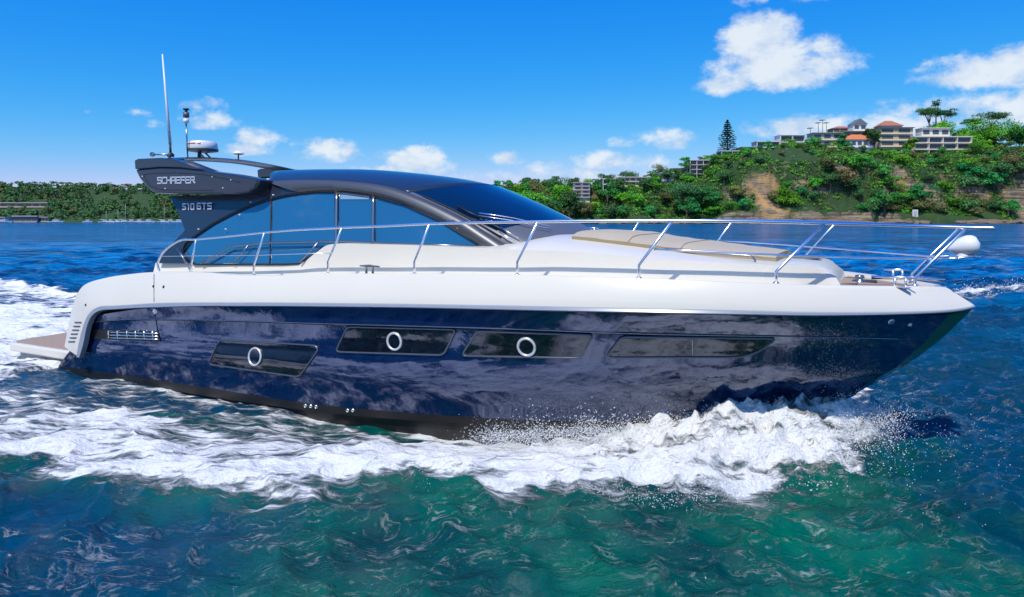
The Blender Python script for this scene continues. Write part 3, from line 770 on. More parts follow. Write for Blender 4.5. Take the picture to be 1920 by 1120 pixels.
# deck gear at the bow
def cleat(p, s=1.0, name='cleat', m='steel'):
    x, y, z = p
    return MB().tube([(x-.05*s, y, z), (x-.05*s, y, z+.10*s)], .014*s, 8).tube([(x+.05*s, y, z), (x+.05*s, y, z+.10*s)], .014*s, 8).tube([(x-.15*s, y, z+.105*s), (x, y, z+.11*s), (x+.15*s, y, z+.105*s)], [.008*s, .017*s, .008*s], 8).box((x, y, z+.004), (.2*s, .05*s, .01)).build(name, m, yacht)
q = hit(1688, 536, .62); cleat((q[0], -.62, q[2]-.02)); cleat((q[0], .62, q[2]-.02))
q = hit(693, 513, 1.80); cleat((q[0], -1.8, q[2]-.02), 1.1, m='grey'); cleat((q[0], 1.8, q[2]-.02), 1.1, m='grey')
q = hit(1612, 527, .0); z = np.interp(q[0], [d[0] for d in dl[40:]], [d[2] for d in dl[40:]])+.02
wl = MB().lathe([(.0001,.08),(.045,.075),(.055,.045),(.035,.035),(.06,.02),(.07,0)], (q[0], -.05, z), 20).build('windlass', 'dsteel', yacht)
MB().box((q[0]+.05, 0, z+.006), (.26,.16,.015)).build('windlass_base', 'black', wl, bevel=.01)
MB().tube([(q[0]+.12, 0, z+.05), (q[0]+.5, 0, z+.06), (q[0]+.85, 0, z+.05)], .022, 8).build('anchor_chain', 'steel', wl)
mb = MB()
q = hit(1590, 515, -.4)
mb.tube([(q[0]-.2, -.45, z+.004), (q[0]+.12, -.42, z+.004), (q[0]+.12, .42, z+.004), (q[0]-.2, .45, z+.004), (q[0]-.2, -.45, z+.004)], .006, 5).build('locker_hatch', 'grey', yacht)
q = hit(1500, 484, .2); MB().lathe([(.0001,.03),(.2,.028),(.22,0)], (q[0], .15, trunk_z(q[0], .15)), 20).build('deck_hatch', 'grey', yacht)
q = hit(1110, 433, -.55); cleat((q[0], .55, trunk_z(q[0], .55)), .7, 'wiper_pivot')

# ------------------------------------------------------------------ water
rng = np.random.default_rng(7)
def grow(start, step, g, end):
    o = [start]; 
    while o[-1] < end: step *= g; o.append(o[-1]+step)
    return o[1:]
xs = np.arange(-13.5, 13.5, .042); xr = grow(13.5, .042, 1.022, 2600); X = np.r_[-np.array(xr)[::-1], xs, [13.5], xr]
ys = np.arange(3.6, 15.0, .034); yr_ = grow(15.0, .034, 1.009, 60); yr2 = grow(yr_[-1], yr_[-1]-yr_[-2], 1.05, 2600)
yb = -np.array(grow(-3.6, .05, 1.15, 600))[::-1]
Y = np.r_[yb, ys, [15.0], yr_, yr2]
GX, GY = np.meshgrid(X, Y); gx, gy = GX.ravel(), GY.ravel()
dxl = np.gradient(X); dyl = np.gradient(Y); cell = np.maximum(*np.meshgrid(dxl, dyl)).ravel()
tab = rng.random((256, 256))
def vnoise(x, y):
    xi = np.floor(x).astype(int); yi = np.floor(y).astype(int); fx = x-xi; fy = y-yi; fx = fx*fx*(3-2*fx); fy = fy*fy*(3-2*fy)
    a = tab[xi % 256, yi % 256]; b = tab[(xi+1) % 256, yi % 256]; c = tab[xi % 256, (yi+1) % 256]; d = tab[(xi+1) % 256, (yi+1) % 256]
    return (a*(1-fx)+b*fx)*(1-fy)+(c*(1-fx)+d*fx)*fy
def fbm(x, y, o=4, g=.5):
    s = 0; a = 1; t = 0
    for k in range(o): s = s+a*vnoise(x+17.3*k, y-9.1*k); t += a; a *= g; x, y = x*1.97+y*.3, y*2.03-x*.3
    return s/t
def plane(px, py, z=0.):
    d = (CH-z)*F/(py-HY); return ((px-CX)/F*d, d)
wx = gx+.35*(fbm(gx*.5, gy*.5, 3)-.5); wy = gy+.35*(fbm(gx*.5+40, gy*.5, 3)-.5)
H = np.zeros_like(gx); DX = np.zeros_like(gx); DY = np.zeros_like(gx)
for k in range(110):
    lam = .20*(28**(rng.random()**1.35)); dr = R(248+rng.normal()*38) if k % 4 else rng.random()*6.28
    kx, ky = math.cos(dr)*2*math.pi/lam, math.sin(dr)*2*math.pi/lam
    a = .0080*lam**.62*(.5+rng.random())*(1 if lam < 1.6 else .62); ph = rng.random()*6.28
    att = np.clip((lam/cell-2.5)/2, 0, 1)*(1+.5*sstep(12, 30, gy)); arg = kx*wx+ky*wy+ph
    H += att*a*np.cos(arg); DX -= att*a*.9*math.cos(dr)*np.sin(arg); DY -= att*a*.9*math.sin(dr)*np.sin(arg)
# boat coordinates of every water vertex
ul = gx*cs-(gy-Y0)*sn; vl = -(gx*sn+(gy-Y0)*cs)
# wake outline on the water
FB = [(1625,795),(1605,845),(1570,868),(1480,888),(1380,925),(1300,938),(1200,936),(1110,928),(1030,918),(960,915),(880,908),(780,905),(735,908),(700,912),(600,918),(480,932),(350,922),(200,897),(100,882),(0,868),(-300,850),(-900,800),(-1100,520),(-300,516),(0,527),(60,536),(105,548),(150,560),(600,560),(1000,600),(1400,660),(1600,728)]
FP = np.array([plane(x, y) for x, y in FB])
sel = (gx > -60) & (gx < 15) & (gy > 3) & (gy < 60)
def sdist(px, py, P):
    d = np.full(px.shape, 1e9); ins = np.zeros(px.shape, bool)
    for i in range(len(P)):
        a, b = P[i], P[(i+1) % len(P)]; e = b-a; w0, w1 = px-a[0], py-a[1]
        t = np.clip((w0*e[0]+w1*e[1])/(e@e), 0, 1); d = np.minimum(d, (w0-e[0]*t)**2+(w1-e[1]*t)**2)
        c = ((a[1] <= py) != (b[1] <= py)); xx = a[0]+(py-a[1])/(e[1] if abs(e[1]) > 1e-9 else 1e-9)*e[0]; ins ^= (c & (px < xx))
    d = np.sqrt(d); return np.where(ins, d, -d)
D = np.full(gx.shape, -50.); wxx = gx+.9*(fbm(gx*1.1, gy*1.1, 4)-.5); wyy = gy+.9*(fbm(gx*1.1+9, gy*1.1+3, 4)-.5)
D[sel] = sdist(wxx[sel], wyy[sel], FP)
fe = np.array([fE(u) for u in np.linspace(-14, 9, 300)]); hb = np.interp(ul, np.linspace(-14, 9, 300), fe)
uS, uE = umk(110, 1.8), umk(1600, .1); u1000, u1640 = umk(1000, 1.8), umk(1600, .3)+.55
dv = np.abs(vl)-np.maximum(hb, 0)
# foam density
sx = ul*.55; sy = vl*1.6
st_n = fbm(sx*1.5, sy*1.9, 5, .55); ln = fbm(ul*3, vl*4, 4)
foam = sstep(-.40, .20, D)*(0.60+.60*(st_n-.5)*2.0)
aft = sstep(1.5, -7.0, ul)
rim = np.exp(-((D-.35)/.4)**2)
foam += .28*rim*sstep(-.1, .1, D)
foam -= .22*aft*sstep(.0, 1., D)*(vl > 1.7)*(1-rim)*sstep(.42, .58, 1-st_n+.05)
near_hull = np.exp(-np.clip(dv, 0, 9)/.55)*sstep(u1000+1.5, u1000-3, ul)*(vl > 0)*(ul > uS-.2)
foam -= .50*near_hull*(ul < u1000)*(.3+1.2*sstep(.38,.6,fbm(ul*.9+vl*1.2, vl*2.5-ul*.5, 4)))
foam += .62*sstep(u1000-2.6, u1000+.8, ul)*sstep(0, .3, D)
stern = (ul < uS+.1) & (np.abs(vl) < 3.0) & (D > 0); foam += np.where(stern, .28, 0)
port = (vl < -3.0) & (ul < uS) & (D > 0)
foam += np.where(port, -.08+.5*(fbm(ul*.5, vl*2.4, 4)-.5), 0)
foam = np.where(D > -.3, np.clip(foam, 0, .92), 0)
# second thrown sheet off the port bow
qx, qy = plane(1790, 566), plane(1990, 546); e = np.array(qy)-np.array(qx); Le = np.hypot(*e); t = ((gx-qx[0])*e[0]+(gy-qx[1])*e[1])/Le**2; dd = np.abs((gx-qx[0])*e[1]-(gy-qx[1])*e[0])/Le
pr = np.exp(-(dd/.55)**2)*sstep(-.15, .1, t)*sstep(1.5, .9, t)
H += .32*pr*(.6+.8*fbm(gx*1.1, gy*1.1, 3)); foam = np.maximum(foam, .52*np.exp(-(dd/.28)**2)*(pr > .3))
# heights: rim of the wake, crest thrown by the bow, lumps
calm = 1-.5*sstep(0, .5, D); H *= calm
H += .11*np.exp(-((D-.55)/.55)**2)*sstep(-.8, .3, D)*(gy < 14)
H += np.clip(foam, 0, 1)*(.10*(fbm(gx*2.0, gy*2.0, 5, .55)-.45)+.05*(fbm(gx*7, gy*7, 3)-.5))*(gy < 25)
H += (-.07)*np.exp(-np.clip(dv, 0, 9)/.8)*(ul > uS)*(ul < u1000)*(vl > 0)
bow = sstep(u1000-.6, u1000+2.4, ul)*sstep(u1640-.08, u1640-.7, ul)
crest = .56*bow*np.exp(-(np.clip(dv-.12, 0, 9)/.50)**2)*(dv < 4)*(vl > -.05)
crest *= (.80+.55*(fbm(gx*2.2, gy*2.2, 5, .6)-.5)+.5*(fbm(gx*7, gy*7, 4, .6)-.5))
frontz = sstep(u1640-3.4, u1640-.6, ul)*bow*(dv < 1.6); foam = np.where(frontz > .05, np.minimum(foam, 1.2-.25*frontz), foam)
H += crest + .16*bow*np.exp(-((dv-.9)/.5)**2)*(fbm(gx*2.6, gy*2.6, 5, .65)*1.6-.3)
foam = np.maximum(foam, (1.15-.25*sstep(u1640-3.0, u1640-.6, ul))*sstep(.08, .3, crest))
rough_b = bow*np.exp(-(np.clip(dv, 0, 9)/1.2)**2)
H += rough_b*.15*(fbm(gx*9, gy*9, 4, .6)-.5)*2
H += .13*np.exp(-((gx-plane(97,500)[0])/.45)**2-((gy-plane(97,500)[1])/.9)**2)
# lace: pale threads painted for foam and sky glints on the green water, and how green the water reads
lace = sstep(-4.5, -.1, D)*(gy < 12)*sstep(.30, .52, fbm(gx*.7+3, gy*.9, 3))
lace = np.clip(lace+.0, 0, 1)
ang = gx/np.maximum(gy, .1)
green = sstep(-3.8, -1.4, gx+.9*(fbm(gx*.35, gy*.35, 3)-.5)*3)*sstep(5.4, 2.8, gx+(fbm(gx*.5+7, gy*.5, 4)-.5)*4.5)*sstep(10.5, 7.0, gy)
green = np.maximum(green, .85*sstep(-.9, .1, D)*(gy < 9.5))
foam = np.minimum(foam, .84+.16*fbm(gx*1.5, gy*1.5, 3)); foam = np.where(frontz > .05, np.minimum(foam, .95-.30*frontz), foam); n_v = len(gx); nx_, ny_ = len(X), len(Y)
co = np.stack([gx+DX, gy+DY, H], 1)
idx = np.arange(n_v).reshape(ny_, nx_)
quads = np.stack([idx[:-1, :-1], idx[:-1, 1:], idx[1:, 1:], idx[1:, :-1]], -1).reshape(-1, 4)
me = bpy.data.meshes.new('water'); me.vertices.add(n_v); me.vertices.foreach_set('co', co.ravel().astype('f4'))
me.loops.add(quads.size); me.loops.foreach_set('vertex_index', quads.ravel().astype('i4'))
me.polygons.add(len(quads)); me.polygons.foreach_set('loop_start', (np.arange(len(quads))*4).astype('i4')); me.polygons.foreach_set('loop_total', np.full(len(quads), 4, 'i4'))
me.polygons.foreach_set('use_smooth', np.ones(len(quads), bool)); me.update()
for nm, arr in (('foam', foam), ('lace', lace), ('green', green)):
    at = me.attributes.new(nm, 'FLOAT', 'POINT'); at.data.foreach_set('value', arr.astype('f4'))
wobj = bpy.data.objects.new('water', me); COL.objects.link(wobj); tag(wobj, kind='structure')
class NT:
    def __init__(s, nt): s.nt = nt
    def n(s, t, **k):
        n = s.nt.nodes.new(t)
        for a, b in k.items(): setattr(n, a, b)
        return n
    def l(s, a, b): s.nt.links.new(a, b)
    def math(s, op, a, b=None, clamp=False):
        n = s.n('ShaderNodeMath', operation=op, use_clamp=clamp)
        for i, x in enumerate((a, b)):
            if x is None: continue
            if isinstance(x, (int, float)): n.inputs[i].default_value = x
            else: s.l(x, n.inputs[i])
        return n.outputs[0]
    def noise(s, vec, scale, detail=4, rough=.55, dist=0.):
        n = s.n('ShaderNodeTexNoise'); n.inputs['Scale'].default_value = scale; n.inputs['Detail'].default_value = detail
        n.inputs['Roughness'].default_value = rough; n.inputs['Distortion'].default_value = dist; s.l(vec, n.inputs['Vector']); return n.outputs[0]
    def mapp(s, vec, sc=(1,1,1), rz=0, loc=(0,0,0)):
        n = s.n('ShaderNodeMapping'); n.inputs['Scale'].default_value = sc; n.inputs['Rotation'].default_value = (0,0,rz); n.inputs['Location'].default_value = loc; s.l(vec, n.inputs[0]); return n.outputs[0]
    def mix(s, f, a, b):
        n = s.n('ShaderNodeMixRGB')
        for i, x in enumerate((f, a, b)):
            if isinstance(x, (int, float)): n.inputs[i].default_value = x
            elif isinstance(x, tuple): n.inputs[i].default_value = x+(1,)
            else: s.l(x, n.inputs[i])
        return n.outputs[0]
    def rng(s, v, a, b, c=0., d=1., smooth=True):
        n = s.n('ShaderNodeMapRange'); n.interpolation_type = 'SMOOTHSTEP' if smooth else 'LINEAR'
        s.l(v, n.inputs[0]); n.inputs['From Min'].default_value = a; n.inputs['From Max'].default_value = b; n.inputs['To Min'].default_value = c; n.inputs['To Max'].default_value = d; return n.outputs[0]
    def attr(s, nm): n = s.n('ShaderNodeAttribute', attribute_name=nm); return n.outputs['Fac']
m, nt, p = new_mat('sea_water'); t = NT(nt)
pos = t.n('ShaderNodeTexCoord').outputs['Object']
along = t.mapp(pos, (.40, 1.5, 1), TH-R(9))
# foam mask
nf = t.math('ADD', t.math('MULTIPLY', t.noise(along, 2.1, 10, .70, .7), .66), t.math('MULTIPLY', t.noise(along, 8, 7, .66, .4), .34))
fa = t.math('ADD', t.attr('foam'), t.math('MULTIPLY', t.math('SUBTRACT', nf, .5), 5.0))
fthin = t.rng(fa, .10, .46); fdense = t.rng(fa, .26, .68); fmask = t.math('ADD', t.math('MULTIPLY', fthin, .50), t.math('MULTIPLY', fdense, .50)); fmask = t.math('MULTIPLY', fmask, t.rng(t.attr('foam'), .0, .15))
# lace threads
wv = t.n('ShaderNodeVectorMath', operation='ADD'); nz = t.n('ShaderNodeTexNoise'); nz.inputs['Scale'].default_value = 1.3; nz.inputs['Detail'].default_value = 5; t.l(pos, nz.inputs['Vector'])
sc_ = t.n('ShaderNodeVectorMath', operation='SCALE'); sc_.inputs['Scale'].default_value = .55; t.l(nz.outputs['Color'], sc_.inputs[0]); t.l(t.mapp(pos, (.55, 1.0, 1), R(-12)), wv.inputs[0]); t.l(sc_.outputs[0], wv.inputs[1])
vo_ = t.n('ShaderNodeTexVoronoi', feature='DISTANCE_TO_EDGE'); vo_.inputs['Scale'].default_value = 3.0; t.l(wv.outputs[0], vo_.inputs['Vector'])
def ridge(sc, rz, w, dist):
    q = t.math('ABSOLUTE', t.math('SUBTRACT', t.noise(t.mapp(wv.outputs[0], (.8,1.5,1), rz), sc, 4, .55, dist), .5)); return t.rng(q, 0., w, 1., 0.)
thr = t.math('MAXIMUM', ridge(1.7, R(8), .016, .8), ridge(3.6, R(-20), .020, .5))
brk = t.rng(t.noise(pos, 4.5, 5, .65), .42, .66)
lm = t.math('MULTIPLY', t.math('MULTIPLY', thr, brk), t.math('MULTIPLY', t.attr('lace'), .28))
mask = t.math('MAXIMUM', fmask, lm)
# far water: light and dark of the wave facets put into its colour
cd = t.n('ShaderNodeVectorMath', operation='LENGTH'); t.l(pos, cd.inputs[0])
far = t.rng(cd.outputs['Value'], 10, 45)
facetc = t.mix(t.rng(t.math('ADD', t.math('MULTIPLY', t.noise(t.mapp(pos, (.28,.80,1)), 1.0, 7, .72), .6), t.math('MULTIPLY', t.noise(t.mapp(pos, (.035,.13,1)), 1.0, 5, .7), .4)), .44, .57), (.0,.035,.12), (.0,.18,.46))
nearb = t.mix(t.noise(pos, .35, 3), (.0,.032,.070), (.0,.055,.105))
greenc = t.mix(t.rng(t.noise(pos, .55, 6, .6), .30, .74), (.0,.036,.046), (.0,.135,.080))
bc = t.mix(t.attr('green'), t.mix(far, nearb, facetc), greenc)
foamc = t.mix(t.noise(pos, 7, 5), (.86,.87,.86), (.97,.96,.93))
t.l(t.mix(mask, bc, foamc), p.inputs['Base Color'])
t.l(t.math('ADD', t.math('MULTIPLY', mask, .75), t.math('ADD', .055, t.math('MULTIPLY', far, .07))), p.inputs['Roughness'])
p.inputs['IOR'].default_value = 1.333; t.l(t.math('SUBTRACT', .5, t.math('MULTIPLY', far, .27)), p.inputs['Specular IOR Level'])
# bumps: ripples everywhere, stronger swell in the distance, froth on foam
b1 = t.n('ShaderNodeBump'); b1.inputs['Strength'].default_value = 1
rip = t.math('ADD', t.math('MULTIPLY', t.noise(t.mapp(pos, (.8,1.6,1), R(20)), 10, 5, .65), .02), t.math('ADD', t.math('MULTIPLY', t.noise(t.mapp(pos, (.8,1.5,1), R(-15)), 3.6, 6, .60, .4), .085), t.math('MULTIPLY', t.noise(t.mapp(pos, (.7,1.3,1), R(12)), .9, 5, .6, .3), .12)))
far1 = t.rng(cd.outputs['Value'], 9, 40); farw = t.math('ADD', t.math('MULTIPLY', t.math('MULTIPLY', t.noise(t.mapp(pos, (.35,.9,1), R(6)), .9, 5, .55), far1), 1.0), t.math('MULTIPLY', t.math('MULTIPLY', t.noise(t.mapp(pos, (.3,.8,1), R(-8)), .16, 4, .5), far), 1.5))
froth = t.math('MULTIPLY', t.math('MULTIPLY', t.noise(pos, 16, 6, .7), mask), .05)
froth2 = t.math('MULTIPLY', t.math('MULTIPLY', t.noise(along, 3.5, 5, .6), mask), .06)
t.l(t.math('ADD', t.math('ADD', rip, farw), t.math('ADD', froth, froth2)), b1.inputs['Height']); b1.inputs['Distance'].default_value = 1.0
t.l(b1.outputs[0], p.inputs['Normal'])
me.materials.append(m)

# ------------------------------------------------------------------ spray
def droplets(name, P, S, label, elong=None):
    """one mesh of small eight-faced drops"""
    octv = np.array([(1,0,0),(-1,0,0),(0,1,0),(0,-1,0),(0,0,1),(0,0,-1)], float); octf = np.array([(0,2,4),(2,1,4),(1,3,4),(3,0,4),(2,0,5),(1,2,5),(3,1,5),(0,3,5)])
    n = len(P); jit = 1+.5*(rng.random((n, 6, 1))-.5); sc = np.ones((n, 1, 3)); sc[:, 0, 0] = .7+.9*rng.random(n); sc[:, 0, 2] = .7+.7*rng.random(n)
    V = P[:, None, :]+octv[None]*jit*sc*S[:, None, None]; Fc = (octf[None]+6*np.arange(n)[:, None, None]).reshape(-1, 3)
    me = bpy.data.meshes.new(name); me.from_pydata(V.reshape(-1, 3).tolist(), [], Fc.tolist()); me.materials.append(M['drop'])
    me.polygons.foreach_set('use_smooth', np.ones(len(Fc), bool)); me.update()
    o = bpy.data.objects.new(name, me); COL.objects.link(o); tag(o, label, 'spray', kind='stuff'); return o
mm, nt, p = new_mat('white_spray'); p.inputs['Base Color'].default_value = (.86,.88,.90,1); p.inputs['Roughness'].default_value = .35; M['drop'] = mm
tn = NT(nt); tn.l(tn.mix(tn.noise(tn.n('ShaderNodeTexCoord').outputs['Object'], 5), (.78,.82,.85), (.9,.9,.9)), p.inputs['Base Color'])
def loc2w(u, v, z): # v to starboard
    y = -v; return np.stack([u*cs+y*sn, -u*sn+y*cs+Y0, z], -1)
fev = lambda u: np.maximum(np.interp(u, np.linspace(-14, 9, 300), fe), 0)
P = []; S = []
n = 26000                                                            # edge of the crest against the hull
u = u1640-.22+rng.normal(0, .13, n)-(u1640-u1000+.4)*rng.random(n)**1.35; v = fev(u)+.05+np.abs(rng.normal(0, .28, n)); k = np.interp(u, [u1000-.4, u1000+1.4, u1640-1.4, u1640-.2], [.10,.38,.58,.60])
z = k*(.85-.75*np.clip((v-fev(u))/.9, 0, 1))+rng.exponential(.055, n)-.03
P.append(loc2w(u, v, z)); S.append(.002+.005*rng.random(n)**2)
n = 34000                                                            # ragged leading edge
u = u1640-.62-np.abs(rng.normal(0, .75, n))+rng.normal(0, .10, n); v = .06+np.abs(rng.normal(0, .50, n)); z = .60*np.exp(-(v/.80)**2)*(.3+.85*rng.random(n)**1.3)+rng.exponential(.035, n)
P.append(loc2w(u, v, z)); S.append(.002+.007*rng.random(n)**2.5)
n = 6000                                                            # outer fringe falling back to the water
i = rng.integers(0, 11, n); tt = rng.random(n)[:, None]; q = FP[i]*(1-tt)+FP[i+1]*tt+rng.normal(0, .15, (n, 2)); P.append(np.c_[q, .03+rng.exponential(.05, n)]); S.append(.002+.004*rng.random(n)**2)
n = 15000; qq = plane(1545, 838); t1 = rng.random(n); P.append(np.c_[qq[0]-.9*t1+.35+rng.normal(0, .16, n), qq[1]-.55*t1+.25+rng.normal(0, .20, n), .02+.16*rng.random(n)**2+rng.exponential(.04, n)]); S.append(.002+.007*rng.random(n)**2.5)
n = 500; u = u1640-.2+rng.normal(0, .5, n); v = .2+np.abs(rng.normal(0, .9, n)); P.append(loc2w(u, v, .15+.5*rng.random(n))); S.append(.002+.003*rng.random(n))
for cu_ in rng.random(14):                                          # little jets
    n = 70; u0 = u1000-.6+cu_*(u1640-u1000-.4); u = u0+rng.normal(0, .07, n); v = fev(u)+.12+np.abs(rng.normal(0, .08, n)); z = .12+.30*(u0-u1000+.6)/(u1640-u1000)+rng.exponential(.09, n)
    P.append(loc2w(u, v, z)); S.append(.002+.006*rng.random(n)**2)
droplets('bow_spray', np.concatenate(P), np.concatenate(S), 'white drops thrown up along the starboard bow of the yacht')
n = 2600; u = uS-.35-np.abs(rng.normal(0, 1.2, n)); v = rng.normal(0, 1.1, n); z = .02+rng.exponential(.07, n)
droplets('stern_spray', loc2w(u, v, np.minimum(z, zp-.35)), .005+.013*rng.random(n)**2, 'white drops churned up under the swim platform')
n = 900; tt = rng.random(n)[:, None]; q = np.array(qx)*(1-tt)+np.array(qy)*tt+rng.normal(0, .22, (n, 2)); droplets('port_bow_spray', np.c_[q, .22+rng.exponential(.09, n)], .006+.014*rng.random(n)**2, 'thin glassy spray trailing off the far side of the bow')

# ------------------------------------------------------------------ land
def back(px, py, d): return ((px-CX)/F*d, d, CH+(HY-py)/F*d)
def land(name, x0, x1, y0, y1, nx, ny, hf, m):
    xs = np.linspace(x0, x1, nx); ys = np.linspace(y0, y1, ny); gx, gy = np.meshgrid(xs, ys); z = hf(gx, gy)
    mb = MB(); V = np.stack([gx, gy, z], -1); me = bpy.data.meshes.new(name)
    idx = np.arange(nx*ny).reshape(ny, nx); q = np.stack([idx[:-1, :-1], idx[:-1, 1:], idx[1:, 1:], idx[1:, :-1]], -1).reshape(-1, 4)
    me.from_pydata(V.reshape(-1, 3).tolist(), [], q.tolist()); me.materials.append(m); me.update()
    o = bpy.data.objects.new(name, me); COL.objects.link(o); tag(o, kind='structure'); return o
def rockmat():
    m, nt, p = new_mat('sandstone_and_scrub'); t = NT(nt); pos = t.n('ShaderNodeTexCoord').outputs['Object']; geo = t.n('ShaderNodeNewGeometry'); sp = t.n('ShaderNodeSeparateXYZ'); t.l(geo.outputs['Normal'], sp.inputs[0])
    strata = t.noise(t.mapp(pos, (.04,.04,.9)), 1., 6, .65)
    rk = t.mix(t.rng(strata, .35, .65), (.10,.07,.045), (.46,.35,.22)); rk = t.mix(t.rng(t.noise(pos, .05, 4), .52, .62), rk, (.44,.27,.11))
    gr = t.mix(t.noise(pos, .35, 5), (.015,.045,.012), (.05,.11,.02))
    f = t.rng(t.math('ADD', sp.outputs[2], t.math('MULTIPLY', t.math('SUBTRACT', t.noise(pos, .07, 5), .5), 1.4)), .18, .40)
    sp2 = t.n('ShaderNodeSeparateXYZ'); t.l(pos, sp2.inputs[0]); wob = t.math('MULTIPLY', t.math('SUBTRACT', t.noise(pos, .12, 4), .5), 18.)
    band = t.rng(t.math('ABSOLUTE', t.math('SUBTRACT', t.math('ADD', sp2.outputs[0], wob), 150.)), 5., 10., 1., 0.); low = t.rng(sp2.outputs[2], 26., 32., 1., 0.)
    f = t.math('MULTIPLY', f, t.math('SUBTRACT', 1., t.math('MULTIPLY', band, low)))
    rk = t.mix(t.math('MULTIPLY', band, t.rng(t.noise(pos, .2, 4), .42, .6)), rk, (.55,.32,.12))
    edge = t.math('MULTIPLY', t.rng(t.math('ADD', sp2.outputs[0], wob), 292., 300.), t.rng(sp2.outputs[2], 20., 24., 1., 0.)); f = t.math('MULTIPLY', f, t.math('SUBTRACT', 1., edge))
    t.l(t.mix(f, rk, gr), p.inputs['Base Color']); p.inputs['Roughness'].default_value = .9
    b = t.n('ShaderNodeBump'); b.inputs['Distance'].default_value = 1.2; t.l(t.noise(t.mapp(pos, (.4,.4,1.4)), 1., 6, .7), b.inputs['Height']); t.l(b.outputs[0], p.inputs['Normal']); return m
M['rock'] = rockmat()
SH = 400.
RX = [-80,-9,12,28,45,60,82,97,106,120,125,141,153,172,194,215,233,268,277,300,360,480]
RP = [357,353,350,346,350,354,345,335,330,330,304,294,290,287,284,282,292,296,288,284,276,268]
def z_of(py, d): return CH+(HY-py)/F*d
def head_h(x, y):
    top_ = np.interp(x, RX, [z_of(p, 455) for p in RP]); s = y-SH-3*np.sin(x*.07)-2.5*(fbm(x*.08, y*0+3, 3)-.5)*2
    w = np.interp(x, [-80,60,110,140,300,420], [70,60,45,34,44,60])
    t = np.clip(s/w, 0, 1); n = fbm(x*.045+5, y*.045, 5, .55)-.5
    b0 = .02+.09*sstep(.42, .62, fbm(x*.02+1, y*0+4, 3)); prof = b0*sstep(0, .04, t)+(1-b0)*(t**.85*.55+.45*sstep(.25, .6, t+n*.35))
    z = top_*prof+n*9*np.clip(t*4, 0, 1)*(t < .95)-1.2*(s < 0)
    ter = np.floor(z/2.2)*2.2+2.2*sstep(.3, .9, (z/2.2) % 1.0); k = sstep(.40, .56, fbm(x*.03, y*.03+9, 3)); z = z*(1-k)+ter*k
    z = np.where(s < 0, -1.5, z); return np.where(s > w, top_+n*2, z)
land('headland', -110, 560, SH-8, 620, 520, 150, head_h, M['rock'])
LSH = 480.
LX = [-520,-360,-340,-320,-310,-280,-260,-240,-150,-60,0,60,200]; LP = [348,350,350,352,354,352,356,352,352,356,358,364,372]
def left_h(x, y):
    top_ = np.interp(x, LX, [z_of(p+4, 560) for p in LP]); s = y-LSH-4*np.sin(x*.03); t = np.clip(s/80, 0, 1)
    z = top_*sstep(-.12, 1, t)+(fbm(x*.04, y*.04, 4)-.5)*5*t; return np.where(s < 0, -1.5, np.maximum(z, .8))
land('far_shore', -560, 210, LSH-8, 700, 300, 90, left_h, M['rock'])

# ------------------------------------------------------------------ foliage
def leafmat(name, c1, c2, c3):
    m, nt, p = new_mat(name); t = NT(nt); pos = t.n('ShaderNodeTexCoord').outputs['Object']; oi = t.n('ShaderNodeObjectInfo')
    a = t.mix(t.rng(t.noise(pos, .45, 4, .6), .35, .65), c1, c2); a = t.mix(t.math('MULTIPLY', oi.outputs['Random'], .55), a, c3); g_ = t.n('ShaderNodeHueSaturation'); g_.inputs['Saturation'].default_value = 1.1; t.l(a, g_.inputs['Color']); t.l(t.math('ADD', t.math('MULTIPLY', t.math('FRACT', t.math('MULTIPLY', oi.outputs['Random'], 7.31)), .8), t.rng(t.noise(pos, .07, 3), .35, .65, .65, 1.25)), g_.inputs['Value']); a = g_.outputs[0]
    t.l(a, p.inputs['Base Color']); p.inputs['Roughness'].default_value = .65; p.inputs['Specular IOR Level'].default_value = .25; return m
M['leafa'] = leafmat('leaves_bright', (.07,.20,.022), (.15,.34,.035), (.04,.22,.05))
M['leafb'] = leafmat('leaves_dark', (.03,.085,.024), (.075,.16,.04), (.04,.12,.05))
M['leafc'] = leafmat('leaves_olive', (.09,.11,.03), (.17,.18,.06), (.12,.10,.05))
M['leafd'] = leafmat('leaves_emerald', (.02,.17,.055), (.05,.28,.075), (.09,.22,.04))
M['pinel'] = leafmat('pine_needles', (.012,.035,.014), (.03,.06,.022), (.02,.05,.02))
M['bark'] = mat('bark', (.13,.10,.075), .9, var=.3, nscale=2)
def leaf_cloud(centres, radii, per, size, rs, flat=.7):
    V = []; 
    for c, r in zip(centres, radii):
        d = rs.normal(size=(per, 3)); d /= np.linalg.norm(d, axis=1)[:, None]; d[:, 2] = np.abs(d[:, 2])*1.0-.25*(rs.random(per) < .35)
        rad = r*(.62+.42*rs.random(per))[:, None]; p = np.array(c)+d*rad*np.array([1, 1, flat])
        a = rs.normal(size=(per, 3)); a /= np.linalg.norm(a, axis=1)[:, None]; n_ = d+.5*rs.normal(size=(per, 3)); b = np.cross(n_, a); b /= np.linalg.norm(b, axis=1)[:, None]; a = np.cross(b, n_); a /= np.linalg.norm(a, axis=1)[:, None]
        s = size*(.6+.8*rs.random(per))[:, None]
        V.append(np.stack([p-a*s-b*s*.5, p+a*s*.2-b*s*.8, p+a*s+b*s*.4, p-a*s*.3+b*s*.8], 1))
    return np.concatenate(V)
def quads_obj(name, Q, m, parent=None):
    me = bpy.data.meshes.new(name); n = len(Q); me.from_pydata(Q.reshape(-1, 3).tolist(), [], np.arange(n*4).reshape(-1, 4).tolist()); me.materials.append(m); me.update()
    o = bpy.data.objects.new(name, me); COL.objects.link(o)
    if parent: o.parent = parent
    return o
